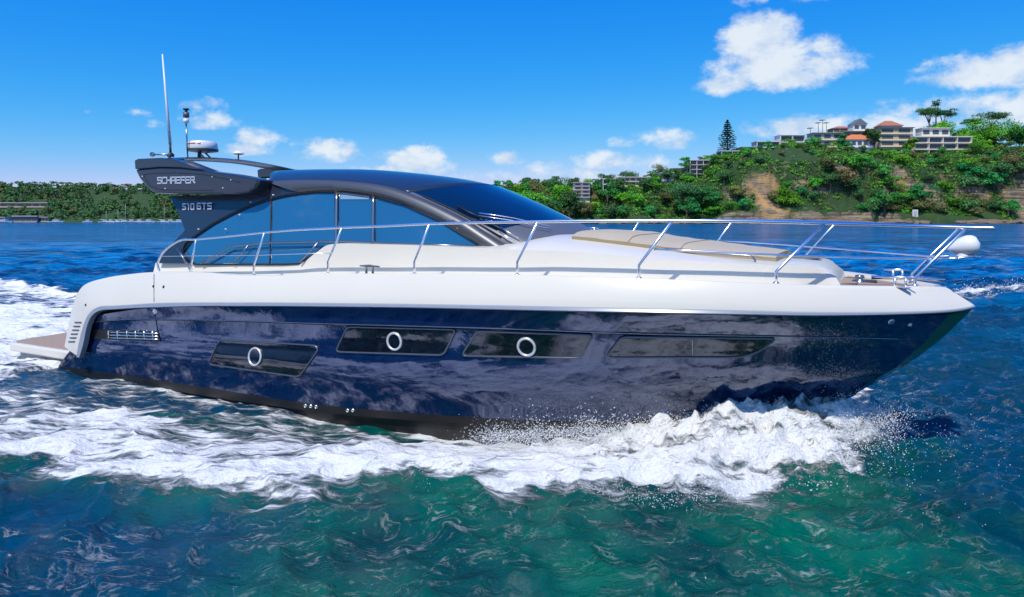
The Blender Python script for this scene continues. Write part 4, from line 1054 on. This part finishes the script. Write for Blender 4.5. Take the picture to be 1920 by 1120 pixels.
def make_tree(name, seed, h, w, leaf, kind='round', per=110, ls=.27):
    rs = np.random.default_rng(seed); root = empty(name); mb = MB()
    if kind == 'bush': cc = [(rs.normal()*w*.24, rs.normal()*w*.24, h*(.25+.40*rs.random())) for _ in range(10)]; rad = [w*(.20+.14*rs.random()) for _ in cc]; mb.tube([(0,0,-1.5),(0,0,h*.4)], [.2,.1], 6)
    elif kind == 'umbrella':
        cc = [(math.cos(a)*w*.38*rs.random()**.5, math.sin(a)*w*.38*rs.random()**.5, h*(.74+.16*rs.random())) for a in rs.random(24)*6.28]; rad = [w*(.14+.08*rs.random()) for _ in cc]
        mb.tube([(0,0,-2),(0,0,h*.35),(.3,0,h*.6)], [.5,.4,.28], 7)
        for c in cc[:9]: mb.tube([(0,0,h*.42),tuple(np.array(c)*[.5,.5,.85]),c], [.22,.14,.06], 5)
    else:
        cc = [(rs.normal()*w*.22, rs.normal()*w*.22, h*(.38+.45*rs.random())) for _ in range(13)]; rad = [w*(.18+.14*rs.random()) for _ in cc]
        mb.tube([(0,0,-2),(.1,.1,h*.3),(0,.1,h*.6)], [.38,.28,.12], 7)
        for c in cc[:6]: mb.tube([(0,0,h*.3),tuple(np.array(c)*[.55,.55,.9]),c], [.16,.1,.04], 5)
    mb.build('trunk', 'bark', root)
    quads_obj('crown', leaf_cloud(cc, rad, per, ls, rs, .6 if kind == 'umbrella' else .8), M[leaf], root); return root
protos = []
for i, (lf, h, w, k) in enumerate((('leafa',7,8,'bush'),('leafb',9,8,'round'),('leafc',6,7,'bush'),('leafd',8,8,'round'),('leafb',7,9,'bush'),('leafa',10,9,'round'),('leafc',8,8,'round'),('leafd',5.5,7,'bush'))):
    protos.append(make_tree('tree' if k == 'round' else 'bush', 30+i, h, w, lf, k))
LB_ = ['bright green bush on the rocky headland slope','dark green tree on the rocky headland slope','olive brown bush on the rocky headland slope','emerald tree on the rocky headland slope','dark spreading bush on the rocky headland slope','tall bright green tree on the rocky headland slope','dry olive tree on the rocky headland slope','small emerald bush on the rocky headland slope']
GR_ = ['bright bushes','dark trees','olive bushes','emerald trees','dark bushes','tall bright trees','dry olive trees','small emerald bushes']
used = [False]*8
rs = np.random.default_rng(5)
def put(k, x, y, z, s, label=None, group=None):
    cat = 'tree' if protos[k].name.startswith('tree') else 'bush'
    if not used[k]: o = protos[k]; used[k] = True; o.location = (x, y, z); o.scale = (s, s, s)
    else: o = copy_tree(protos[k], (x, y, z), rs.random()*6.28, (s*(.9+.3*rs.random()), s, s*(.85+.3*rs.random())))
    tag(o, label or LB_[k], cat, (group or GR_[k]+' on the headland'))
    if label: 
        if 'group' in o.keys() and group is None: del o['group']
    return o
cnt = 0; tries = 0; placed = []
while cnt < 300 and tries < 8000:
    tries += 1; px = 935+1100*rs.random(); x = (px-CX)/F*(430); y = SH+3+62*rs.random()**.9
    z = float(head_h(np.array([x]), np.array([y]))[0])
    if z < 1.8: continue
    bare = fbm(np.array([x*.035+2]), np.array([z*.06+y*.01]), 3)[0]
    if px > 1850 and 2 < z < 20 and rs.random() < .85: continue
    if bare > .66 and px > 1280: continue
    if (px > 1360 and px < 1420 and z > 8 and z < 26 and rs.random() < .7): continue
    if any((x-a)**2+(y-b)**2 < 17 for a, b in placed): continue
    sc = .9+.9*rs.random()**1.6; pyt = HY-(z+7*sc-CH)/y*F; rid = float(np.interp(x, RX, RP))
    if pyt < rid-(6 if px > 1350 else 14): sc *= .5; 
    pp = [.20,.17,.13,.18,.12,.06,.08,.06]; k = rs.choice(8, p=pp); put(k, x, y, z-.4, sc); placed.append((x, y)); cnt += 1
for px in list(range(1425, 1580, 17))+list(range(1590, 1712, 15))+[1722, 1760, 1800, 1826]:
    px += rs.random()*8; x, y, z = back(px, float(np.interp((px-CX)/F*446, RX, RP))+3, 444+3*rs.random()); put(int(rs.choice([0,1,3,4,5])), x, y, z-1.5, .42+.35*rs.random())
# low scrub between the trees: one mass
sx_, sy_ = rs.random(14000)*430-30, SH+4+rs.random(14000)*62; sz = head_h(sx_, sy_); ok = (sz > 1.3) & ~((sx_ > 294) & (sz < 21)) & ~((np.abs(sx_-150) < 7) & (sz > 8) & (sz < 30)) & (fbm(sx_*.05+8, sz*.07, 3) < .63); sx_, sy_, sz = sx_[ok], sy_[ok], sz[ok]
for j, (lf, nm) in enumerate((('leafb','scrub'),('leafa','bright_scrub'),('leafc','dry_scrub'))):
    s_ = slice(j*4200, (j+1)*4200); C_ = np.stack([sx_[s_], sy_[s_], sz[s_]], -1); Q = leaf_cloud(C_, .8+1.5*rs.random(len(C_)), 18, .34, rs, .7); o = quads_obj(nm, Q, M[lf]); tag(o, kind='stuff')
# woodland of the far shore: one mass
def wood(name, X_, Y_, hf, hmin, hmax, lf):
    Z_ = hf(X_, Y_); C_ = []; Rr = []
    for x, y, z in zip(X_, Y_, Z_):
        hh = hmin+(hmax-hmin)*rs.random(); w_ = hh*.5
        for _ in range(5): C_.append((x+rs.normal()*w_*.45, y+rs.normal()*w_*.45, z+hh*(.08+.72*rs.random()))); Rr.append(w_*(.35+.25*rs.random()))
    o = quads_obj(name, leaf_cloud(C_, Rr, 20, .50, rs, .85), M[lf]); tag(o, kind='stuff'); return o
nW = 620
for lf, nm in (('leafb','dark_woodland'),('leafe','green_woodland'),('leafc','olive_woodland')):
    if lf == 'leafe': M['leafe'] = leafmat('leaves_mid', (.04,.09,.035), (.075,.135,.05), (.07,.10,.05))
    n_ = {'leafb': 950, 'leafe': 1500, 'leafc': 260}[lf]; xx = -530+700*rs.random(n_); yy = LSH+5+85*rs.random(n_)
    pxx = CX+xx/yy*F; zz = left_h(xx, yy); pyy = HY-(zz-CH)/yy*F
    pt_ = pyy-12; ok = ~((pxx < 92) & (pt_ < 386) & (pyy > 381)) & ~((pxx < 100) & (yy < LSH+14)) & ~((pxx > 170) & (pxx < 228) & (pt_ < 369) & (pyy > 366)) & ~((pxx > 246) & (pxx < 286) & (pt_ < 366) & (pyy > 364))
    wood(nm, xx[ok], yy[ok], left_h, 3.2, 6.5, lf)
# special trees on the ridge
def norfolk(px, pyb, pyt, d):
    x, y, zb = back(px, pyb, d); zt = back(px, pyt, d)[2]; h = zt-zb; root = empty('norfolk_pine', (x, y, zb)); MB().tube([(0,0,-3),(0,0,h*.5),(0,0,h)], [.5,.35,.06], 8).build('trunk', 'bark', root)
    Q = []; nt_ = 19; r_ = np.random.default_rng(3)
    for i in range(nt_):
        t = i/(nt_-1); z = h*(.12+.87*t); L = h*.30*(1-t)**.75+.3; nb_ = 9
        for b in range(nb_):
            a = b/nb_*6.28+i*.4; LL = L*(.75+.35*r_.random())
            for s_ in np.linspace(.15, 1, 9):
                c = np.array([math.cos(a)*LL*s_, math.sin(a)*LL*s_, z+LL*.12*s_**2])
                for _ in range(5):
                    c = c+r_.normal(size=3)*[.12,.12,.10]; u_ = r_.normal(size=3)*[1,1,.25]; u_ /= np.linalg.norm(u_); w_ = np.cross(u_, [0,0,1.])+.3*r_.normal(size=3); w_ /= np.linalg.norm(w_); e_ = .42
                    Q.append([c-u_*e_-w_*.18, c+u_*e_-w_*.18, c+u_*e_*.8+w_*.2, c-u_*e_*.8+w_*.2])
    quads_obj('crown', np.array(Q), M['pinel'], root); return tag(root, 'tall dark conical pine standing alone above the headland houses', 'tree')
norfolk(1364, 302, 226, 452)
def special(px, pyb, pyt, wpx, d, leaf, kind, label, seed, per=120, ls=.30, name='tree'):
    x, y, zb = back(px, pyb, d); h = back(px, pyt, d)[2]-zb; o = make_tree(name, seed, h, wpx/F*d, leaf, kind, per, ls); o.location = (x, y, zb); return tag(o, label, 'tree')
special(1742, 258, 200, 48, 470, 'leafb', 'umbrella', 'tall dark layered tree behind the white framed apartment house, left stem', 71)
special(1768, 262, 203, 46, 474, 'leafb', 'umbrella', 'tall dark layered tree behind the white framed apartment house, right stem', 72)
special(1755, 240, 184, 18, 478, 'leafb', 'umbrella', 'thin dark tree top rising above the layered trees', 73, 24)
special(1760, 275, 232, 60, 468, 'leafa', 'round', 'rounded green tree filling the gap under the layered trees', 74, 500, .38)
special(1857, 262, 210, 62, 480, 'leafb', 'umbrella', 'dark umbrella shaped tree on the skyline right of the framed apartment house', 75)
special(1822, 262, 222, 36, 484, 'leafb', 'umbrella', 'smaller dark flat topped tree left of the umbrella shaped tree', 79)
special(1838, 296, 230, 92, 466, 'leafa', 'round', 'big bright green domed tree right of the framed apartment house', 76, 900, .42)
special(1868, 300, 252, 40, 462, 'leafc', 'round', 'olive tree beside the big bright green domed tree', 77, 300, .36)
special(1912, 290, 236, 56, 466, 'leafd', 'round', 'emerald tree at the right end of the ridge', 78, 500, .38)
special(1960, 300, 225, 90, 470, 'leafa', 'round', 'broad green tree beyond the right end of the ridge', 80, 800, .42)
special(1285, 332, 291, 26, 440, 'leafd', 'round', 'emerald tree left of the terraced grey house', 81)
special(1243, 345, 308, 34, 445, 'leafc', 'round', 'brown leaved tree behind the small white house', 82)
special(1180, 345, 322, 44, 450, 'leafb', 'round', 'dark tree behind the long white house', 83)
special(1137, 350, 326, 26, 446, 'leafb', 'round', 'dark tree left of the long white house', 84)
special(1052, 372, 332, 54, 440, 'leafb', 'round', 'dark rounded tree left of the pink cream block', 85)
special(1122, 376, 338, 26, 436, 'leafb', 'round', 'dark tree right of the pink cream block', 86)
special(1005, 378, 342, 50, 440, 'leafc', 'round', 'olive tree between the yacht windscreen and the dark rounded tree', 87)
special(1900, 350, 285, 70, 430, 'leafc', 'round', 'grey olive tree on the slope at the right edge', 88, 500, .38)
special(1862, 320, 284, 50, 440, 'leafc', 'bush', 'brown palm like bush right below the framed apartment house', 89)
special(1640, 290, 240, 26, 449, 'leafb', 'round', 'dark tree between the orange roofed bungalow and the yellow sandstone house', 101, 260, .30)
special(1582, 292, 246, 22, 449, 'leafd', 'round', 'emerald tree between the beige house and the orange roofed bungalow', 102, 260, .30)
special(1516, 292, 256, 20, 449, 'leafa', 'round', 'bright tree between the white modern house and the beige house', 103, 260, .30)
special(1706, 296, 252, 20, 447, 'leafa', 'round', 'bright tree in front of the left corner of the framed apartment house', 104, 260, .30)
special(1634, 262, 238, 20, 464, 'leafc', 'round', 'small olive tree on the ridge right of the gabled house', 105, 240, .30)
special(1905, 345, 296, 60, 425, 'leafc', 'round', 'wide olive grey tree on the upper slope at the right edge of the photo', 91, 420, .38)
special(1868, 352, 306, 56, 422, 'leafb', 'round', 'dark tree on the slope left of the wide olive grey tree', 92, 400, .36)
special(1815, 345, 305, 44, 424, 'leafd', 'round', 'emerald tree on the slope below the framed apartment house', 93, 360, .34)
special(1690, 330, 290, 46, 428, 'leafa', 'round', 'bright tree on the slope below the yellow sandstone house', 94, 360, .34)
special(1480, 330, 288, 44, 426, 'leafa', 'round', 'bright tree on the slope below the white modern houses', 95, 360, .34)
special(1290, 395, 345, 64, 408, 'leafb', 'round', 'big dark tree near the water below the terraced house', 96, 420, .36)
special(1330, 392, 350, 44, 407, 'leafd', 'round', 'emerald tree near the water right of the big dark tree', 97, 360, .34)
special(1470, 398, 352, 52, 407, 'leafa', 'round', 'bright tree near the water right of the ochre cliff', 98, 400, .36)
def palm(px, pyb, pyt, d, label):
    x, y, zb = back(px, pyb, d); h = back(px, pyt, d)[2]-zb; root = empty('palm_tree', (x, y, zb)); MB().tube([(0,0,-2),(.2,0,h*.5),(.1,0,h)], [.25,.18,.14], 6).build('trunk', 'bark', root); Q = []
    for k in range(16):
        a = k/16*6.28; 
        for s_ in np.linspace(0, 1, 6)[:-1]:
            A = np.array([.1+math.cos(a)*2.3*s_, math.sin(a)*2.3*s_, h+.5*math.sin(s_*2.6)-.3*s_]); s2 = s_+.2; B = np.array([.1+math.cos(a)*2.3*s2, math.sin(a)*2.3*s2, h+.5*math.sin(s2*2.6)-.3*s2]); w_ = np.array([-math.sin(a), math.cos(a), .15])*.24
            Q.append([A-w_, B-w_, B+w_, A+w_])
    quads_obj('crown', np.array(Q), M['pinel'], root); tag(root, label, 'palm', 'palms on the ridge')
palm(1519, 268, 241, 475, 'shortest palm above the flat roofed modern houses'); palm(1534, 262, 231, 478, 'left one of the pair of tall palms on the skyline'); palm(1542, 262, 226, 476, 'tallest thin palm on the skyline'); palm(1549, 262, 231, 480, 'right one of the thin palms beside the tallest palm')

# ------------------------------------------------------------------ houses
for nm, c in (('cream',(.74,.67,.55)),('wht',(.72,.72,.70)),('sand',(.62,.49,.28)),('beige',(.56,.51,.38)),('pinkc',(.62,.50,.40)),('olive',(.40,.37,.22)),('brown',(.36,.29,.21)),('greyw',(.58,.57,.55)),('orange',(.62,.20,.06)),('redr',(.42,.15,.09)),('pale',(.6,.62,.6)),('slate',(.16,.17,.19))):
    M[nm] = mat('wall_'+nm, c, .8, var=.12, nscale=.5)
M['win'] = mat('house_glass', (.07,.085,.10), .2, ior=1.5, var=.3, nscale=.3)
def house(px0, px1, pyt, pyb, d, nf, nb, wall, roof, label, style='solid', rtype='flat', yaw=0., name='house', fr='wht', rh=2.2, depth=9., cat='house'):
    """storeys nf, bays nb; style solid = windows in a wall, grid = open frame with glazing set back"""
    x0, y, zt = back(px0, pyt, d); x1, _, zb = back(px1, pyb, d); W = x1-x0; Hh = zt-zb
    root = empty(name, ((x0+x1)/2, y, zb), yaw); tag(root, label, cat)
    wl = MB().box((0, depth/2, Hh/2-2), (W, depth, Hh+4)).build('wall', wall, root)
    fh = Hh/nf; bw = W/nb
    if style == 'grid':
        f = MB()
        for i in range(nb+1): f.box((-W/2+bw*i*(W-.3)/W+.15, -.75, Hh/2-1), (.32, 1.45, Hh+2))
        for j in range(nf+1): f.box((0, -.8, fh*j+(.0 if j else .1)), (W+.12, 1.6, .34))
        f.build('frame', fr, root)
        for j in range(nf):
            for i in range(nb): MB().box((-W/2+bw*(i+.5), -.03, fh*j+fh*.5), (bw*.86, .1, fh*.68)).build('window', 'win', root)
    else:
        for j in range(nf):
            MB().box((0, -.55, fh*j+.12), (W*1.01, 1.1, .28)).build('balcony', fr, root)
            for i in range(nb):
                w_ = MB().box((-W/2+bw*(i+.5), -.04, fh*j+fh*.56), (bw*.66, .12, fh*.5)).build('window', 'win', root)
    if rtype == 'flat': MB().box((0, depth/2-.6, Hh+.18), (W+1.2, depth+1.6, .34)).build('roof', roof, root)
    elif rtype == 'hip':
        o = .9; v = [(-W/2-o,-o,0),(W/2+o,-o,0),(W/2+o,depth+o,0),(-W/2-o,depth+o,0),(-W*.16,depth/2,rh),(W*.16,depth/2,rh)]
        MB().add([(a,b,c+Hh) for a,b,c in v], [(0,1,5,4),(1,2,5),(2,3,4,5),(3,0,4),(0,3,2,1)], 0, False).build('roof', roof, root)
    else:
        v = [(-W/2-.6,-.8,0),(W/2+.6,-.8,0),(0,-.8,rh),(-W/2-.6,depth,0),(W/2+.6,depth,0),(0,depth,rh)]
        MB().add([(a,b,c+Hh) for a,b,c in v], [(0,1,2),(3,5,4),(0,2,5,3),(1,4,5,2),(0,3,4,1)], 0, False).build('roof', roof, root, solid=.0)
    return root
house(1713, 1820, 257, 293, 452, 3, 4, 'cream', 'pale', 'large cream framed apartment house of open bays at the cliff edge', 'grid', name='apartment_house', fr='cream', cat='apartment house')
house(1728, 1781, 241, 257, 458, 1, 3, 'cream', 'cream', 'cream penthouse set back on top of the framed apartment house', fr='cream', depth=7)
house(1648, 1712, 240, 276, 455, 3, 2, 'sand', 'slate', 'yellow sandstone house with dark balcony bands left of the framed apartment house', fr='wht')
house(1584, 1640, 262, 277, 450, 1, 5, 'wht', 'orange', 'white bungalow with bright orange hipped roof', rtype='hip', rh=3.8)
house(1600, 1625, 233, 246, 474, 1, 2, 'wht', 'slate', 'white gabled house front highest on the ridge', rtype='gable', rh=3.8, depth=8)
house(1652, 1692, 236, 250, 478, 1, 4, 'greyw', 'redr', 'grey house under red tiled hipped roof on the ridge top', rtype='hip', rh=4.0)
house(1562, 1602, 241, 250, 484, 1, 3, 'brown', 'redr', 'low brown house with red roof left of the gabled house', rtype='hip', rh=2.0)
house(1578, 1650, 247, 262, 468, 1, 4, 'brown', 'olive', 'long olive brown house directly behind the orange roofed bungalow', fr='olive')
house(1524, 1579, 250, 277, 455, 2, 3, 'beige', 'olive', 'beige two storey house with green grey roof terrace', fr='wht')
house(1462, 1508, 254, 281, 452, 2, 2, 'greyw', 'pale', 'white modern two storey house with a wide glazed upper floor', 'grid', fr='wht')
house(1418, 1461, 266, 288, 450, 2, 2, 'greyw', 'pale', 'small white modern house at the left of the row on the cliff', 'grid', fr='wht')
house(1390, 1417, 277, 290, 455, 1, 2, 'sand', 'slate', 'low yellow walled house between the tall pine and the white modern houses')
house(1352, 1392, 284, 299, 446, 1, 2, 'slate', 'pale', 'dark glazed flat roofed house beside the tall conical pine', 'grid', fr='greyw')
house(1293, 1343, 301, 327, 440, 3, 4, 'brown', 'greyw', 'grey brown terraced house stepping down the slope', 'grid', fr='greyw')
house(1239, 1262, 325, 340, 436, 1, 2, 'wht', 'pale', 'small plain white house among trees left of the terraced house')
house(1262, 1290, 316, 330, 442, 1, 2, 'greyw', 'pale', 'pale narrow house between the small white house and the terraced house')
house(1160, 1214, 333, 350, 438, 2, 5, 'pinkc', 'wht', 'long two storey house with white flat roof and orange tinted walls', fr='cream')
house(1130, 1160, 336, 357, 434, 2, 2, 'wht', 'pale', 'white blue stepped house with terraces at the left of the long house', 'grid', fr='wht')
house(1076, 1106, 343, 371, 420, 4, 2, 'cream', 'pinkc', 'square pinkish cream block of four floors among the trees', fr='pinkc', name='apartment_block', cat='apartment block')
for i, (x, y, l) in enumerate(((940,350,'distant red roofed house just right of the yacht roof'),(958,348,'second distant red roofed house right of the yacht roof'),(985,352,'distant pale house above the windscreen slope'))):
    house(x-8, x+9, y, y+8, 500, 1, 2, 'pinkc' if i < 2 else 'wht', 'redr' if i < 2 else 'pale', l, rtype='hip', rh=1.6, depth=6)
# left shore
house(188, 224, 361, 369, 548, 1, 3, 'pinkc', 'orange', 'wide house with orange roof in the woods of the far shore', rtype='hip', rh=2.4)
house(172, 187, 367, 372, 545, 1, 2, 'greyw', 'pale', 'small pale house left below the orange roofed house')
house(248, 262, 359, 366, 548, 1, 2, 'wht', 'redr', 'white house with red roof near the spoiler of the yacht', rtype='hip', rh=1.5)
house(264, 284, 360, 367, 550, 1, 2, 'pinkc', 'redr', 'pink house with red roof next to the white one on the far shore', rtype='hip', rh=1.6)
house(-60, 90, 381, 389, 512, 1, 10, 'brown', 'pale', 'long low building with a pale green roof on the far shore', depth=8, name='clubhouse', cat='building')
house(26, 70, 406, 417, 481, 1, 4, 'slate', 'wht', 'dark boathouse with white roof at the water edge', name='boathouse', cat='boathouse')
house(77, 91, 408, 416, 483, 1, 2, 'sand', 'beige', 'small sandy shed right of the boathouse', name='shed', cat='shed', depth=5)
house(-60, 10, 408, 417, 484, 1, 4, 'wht', 'greyw', 'white waterside building at the left edge of the photo', name='boathouse', cat='boathouse')
# sign on the rocks
x, y, z = back(1716, 405, 402)
sgn = empty('warning_sign', (x, y, z-1.5)); tag(sgn, 'white rectangular warning board standing on the shore rocks', 'sign')
bd = MB().box((0,0,3.0), (3.2,.12,4.2)).build('board', 'wht', sgn); MB().tube([(-1.1,.1,-2),(-1.1,.1,3)], .09, 6).build('post', 'greyw', sgn); MB().tube([(1.1,.1,-2),(1.1,.1,3)], .09, 6).build('post', 'greyw', sgn)
mk = MB(); mk.tube([(math.cos(a)*.95, -.09, 3.3+math.sin(a)*.95) for a in np.linspace(0, 6.283, 20)], .09, 5, cap=False); mk.tube([(-.65,-.09,3.95),(.65,-.09,2.65)], .09, 5)
for k in range(3): mk.box((0,-.08,1.9-k*.3), (2.2-.4*k,.04,.09))
mk.build('symbol', 'redr', bd)
# shore boulders
def boulder(seed, r):
    rr2 = np.random.default_rng(seed); bm = bmesh.new(); bmesh.ops.create_icosphere(bm, subdivisions=3, radius=1); o_ = rr2.random(3)*50
    for v in bm.verts:
        n_ = fbm(np.array([v.co.x*1.3+o_[0]+v.co.z]), np.array([v.co.y*1.3+o_[1]-v.co.z*.7]), 4)[0]; v.co *= .7+.65*n_; v.co.z *= .5; v.co.x *= 1.4
        v.co.z = round(v.co.z*5)/5*.6+v.co.z*.4
    me = bpy.data.meshes.new('boulder'); bm.to_mesh(me); bm.free(); me.materials.append(M['sandr']); return me
M['sandr'] = (lambda m_: m_)(mat('sandstone', (.20,.14,.09), .9, var=.5, nscale=.8, bump=.15, bscale=2))
bmsh = [boulder(k, 1) for k in range(5)]
for i in range(46):
    px = 950+1050*i/45+rs.normal()*6; d = 399.5+rs.random()*3; x = (px-CX)/F*d; o = bpy.data.objects.new('boulder', bmsh[i % 5]); COL.objects.link(o)
    s_ = 1.6+2.2*rs.random()*(1.5 if px > 1480 else 1); o.location = (x, d, .3+.5*rs.random()); o.scale = (s_*1.3, s_, s_*.75); o.rotation_euler = (0,0,rs.random()*6)
    tag(o, 'weathered brown sandstone boulder on the waterline of the headland', 'boulder', 'boulders along the headland waterline')

# ------------------------------------------------------------------ boats by the far shore
def boat_hull(L, B, H_):
    rows = []
    for i in range(13):
        t = i/12; w_ = B/2*(1-max(0, (t-.45)/.55)**2.2)*(.85+.15*min(1, t*4)); sh_ = H_*(1+.25*t**2); x = -L/2+L*t
        rows.append([(x, -w_, sh_), (x, -w_*.9, sh_*.45), (x, -w_*.35, -.35), (x, w_*.35, -.35), (x, w_*.9, sh_*.45), (x, w_, sh_)])
    mb = MB().grid(rows); mb.grid([[(r[0][0], r[0][1]*.96, r[0][2]-.05), (r[0][0], 0, r[0][2]+.03), (r[0][0], -r[0][1]*.96, r[0][2]-.05)] for r in rows]); mb.add(rows[0], [tuple(range(6))], 0, False); return mb
def sailboat(px, d, L, mast, label, yaw, group='sailing boats moored off the far shore'):
    x, y, _ = back(px, 411, d); r = empty('sailing_boat', (x, y, 0), yaw); tag(r, label, 'sailing boat', group)
    boat_hull(L, L*.3, 1.0).build('hull', 'white', r); MB().box((0,0,1.3), (L*.35, L*.16, .5)).build('cabin', 'wht', r, bevel=.1); MB().tube([(L*.08,0,1.0),(L*.08,0,mast)], [.11,.07], 6).build('mast', 'pale', r); MB().tube([(L*.08,0,2.2),(-L*.35,0,2.3)], .14, 6).build('boom', 'pale', r)
def motorboat(px, d, L, label, yaw, group='motor boats moored off the far shore'):
    x, y, _ = back(px, 411, d); r = empty('motor_boat', (x, y, 0), yaw); tag(r, label, 'motor boat', group)
    boat_hull(L, L*.32, 1.1).build('hull', 'white', r); c = MB().box((-.02*L,0,1.7), (L*.4, L*.22, 1.1)).build('cabin', 'wht', r, bevel=.15); MB().box((-.02*L,0,1.8), (L*.405, L*.225, .4)).build('cabin_window', 'win', c)
for a in ((197,473,8,8.5,'sailing boat with a short mast, leftmost by the far shore',.3),(220,474,8,9,'sailing boat between the two leftmost masts',-.4),(233,472,10,13,'sailing boat with a tall mast left of the yacht spoiler',.2),(306,472,10,12.5,'sailing boat with the mast just left of the yacht fin',-.2)): sailboat(*a)
for a in ((106,466,10,'white motor boat moored alone right of the boathouse',.1),(6,468,14,'large white motor boat at the left edge of the photo',.0),(165,473,6,'small motor boat left of the leftmost mast',.3),(208,472,6,'small motor boat between the two leftmost masts',-.2),(247,473,7,'motor boat right of the tall mast',.2),(262,474,7,'motor boat moored in the middle of the row near the spoiler',0),(280,472,9,'white cabin boat left of the last mast',-.1),(320,473,7,'motor boat right of the last mast',.3),(336,472,8,'motor boat closest to the yacht fin',.1)): motorboat(*a)
x, y, _ = back(1640, 411, 396);
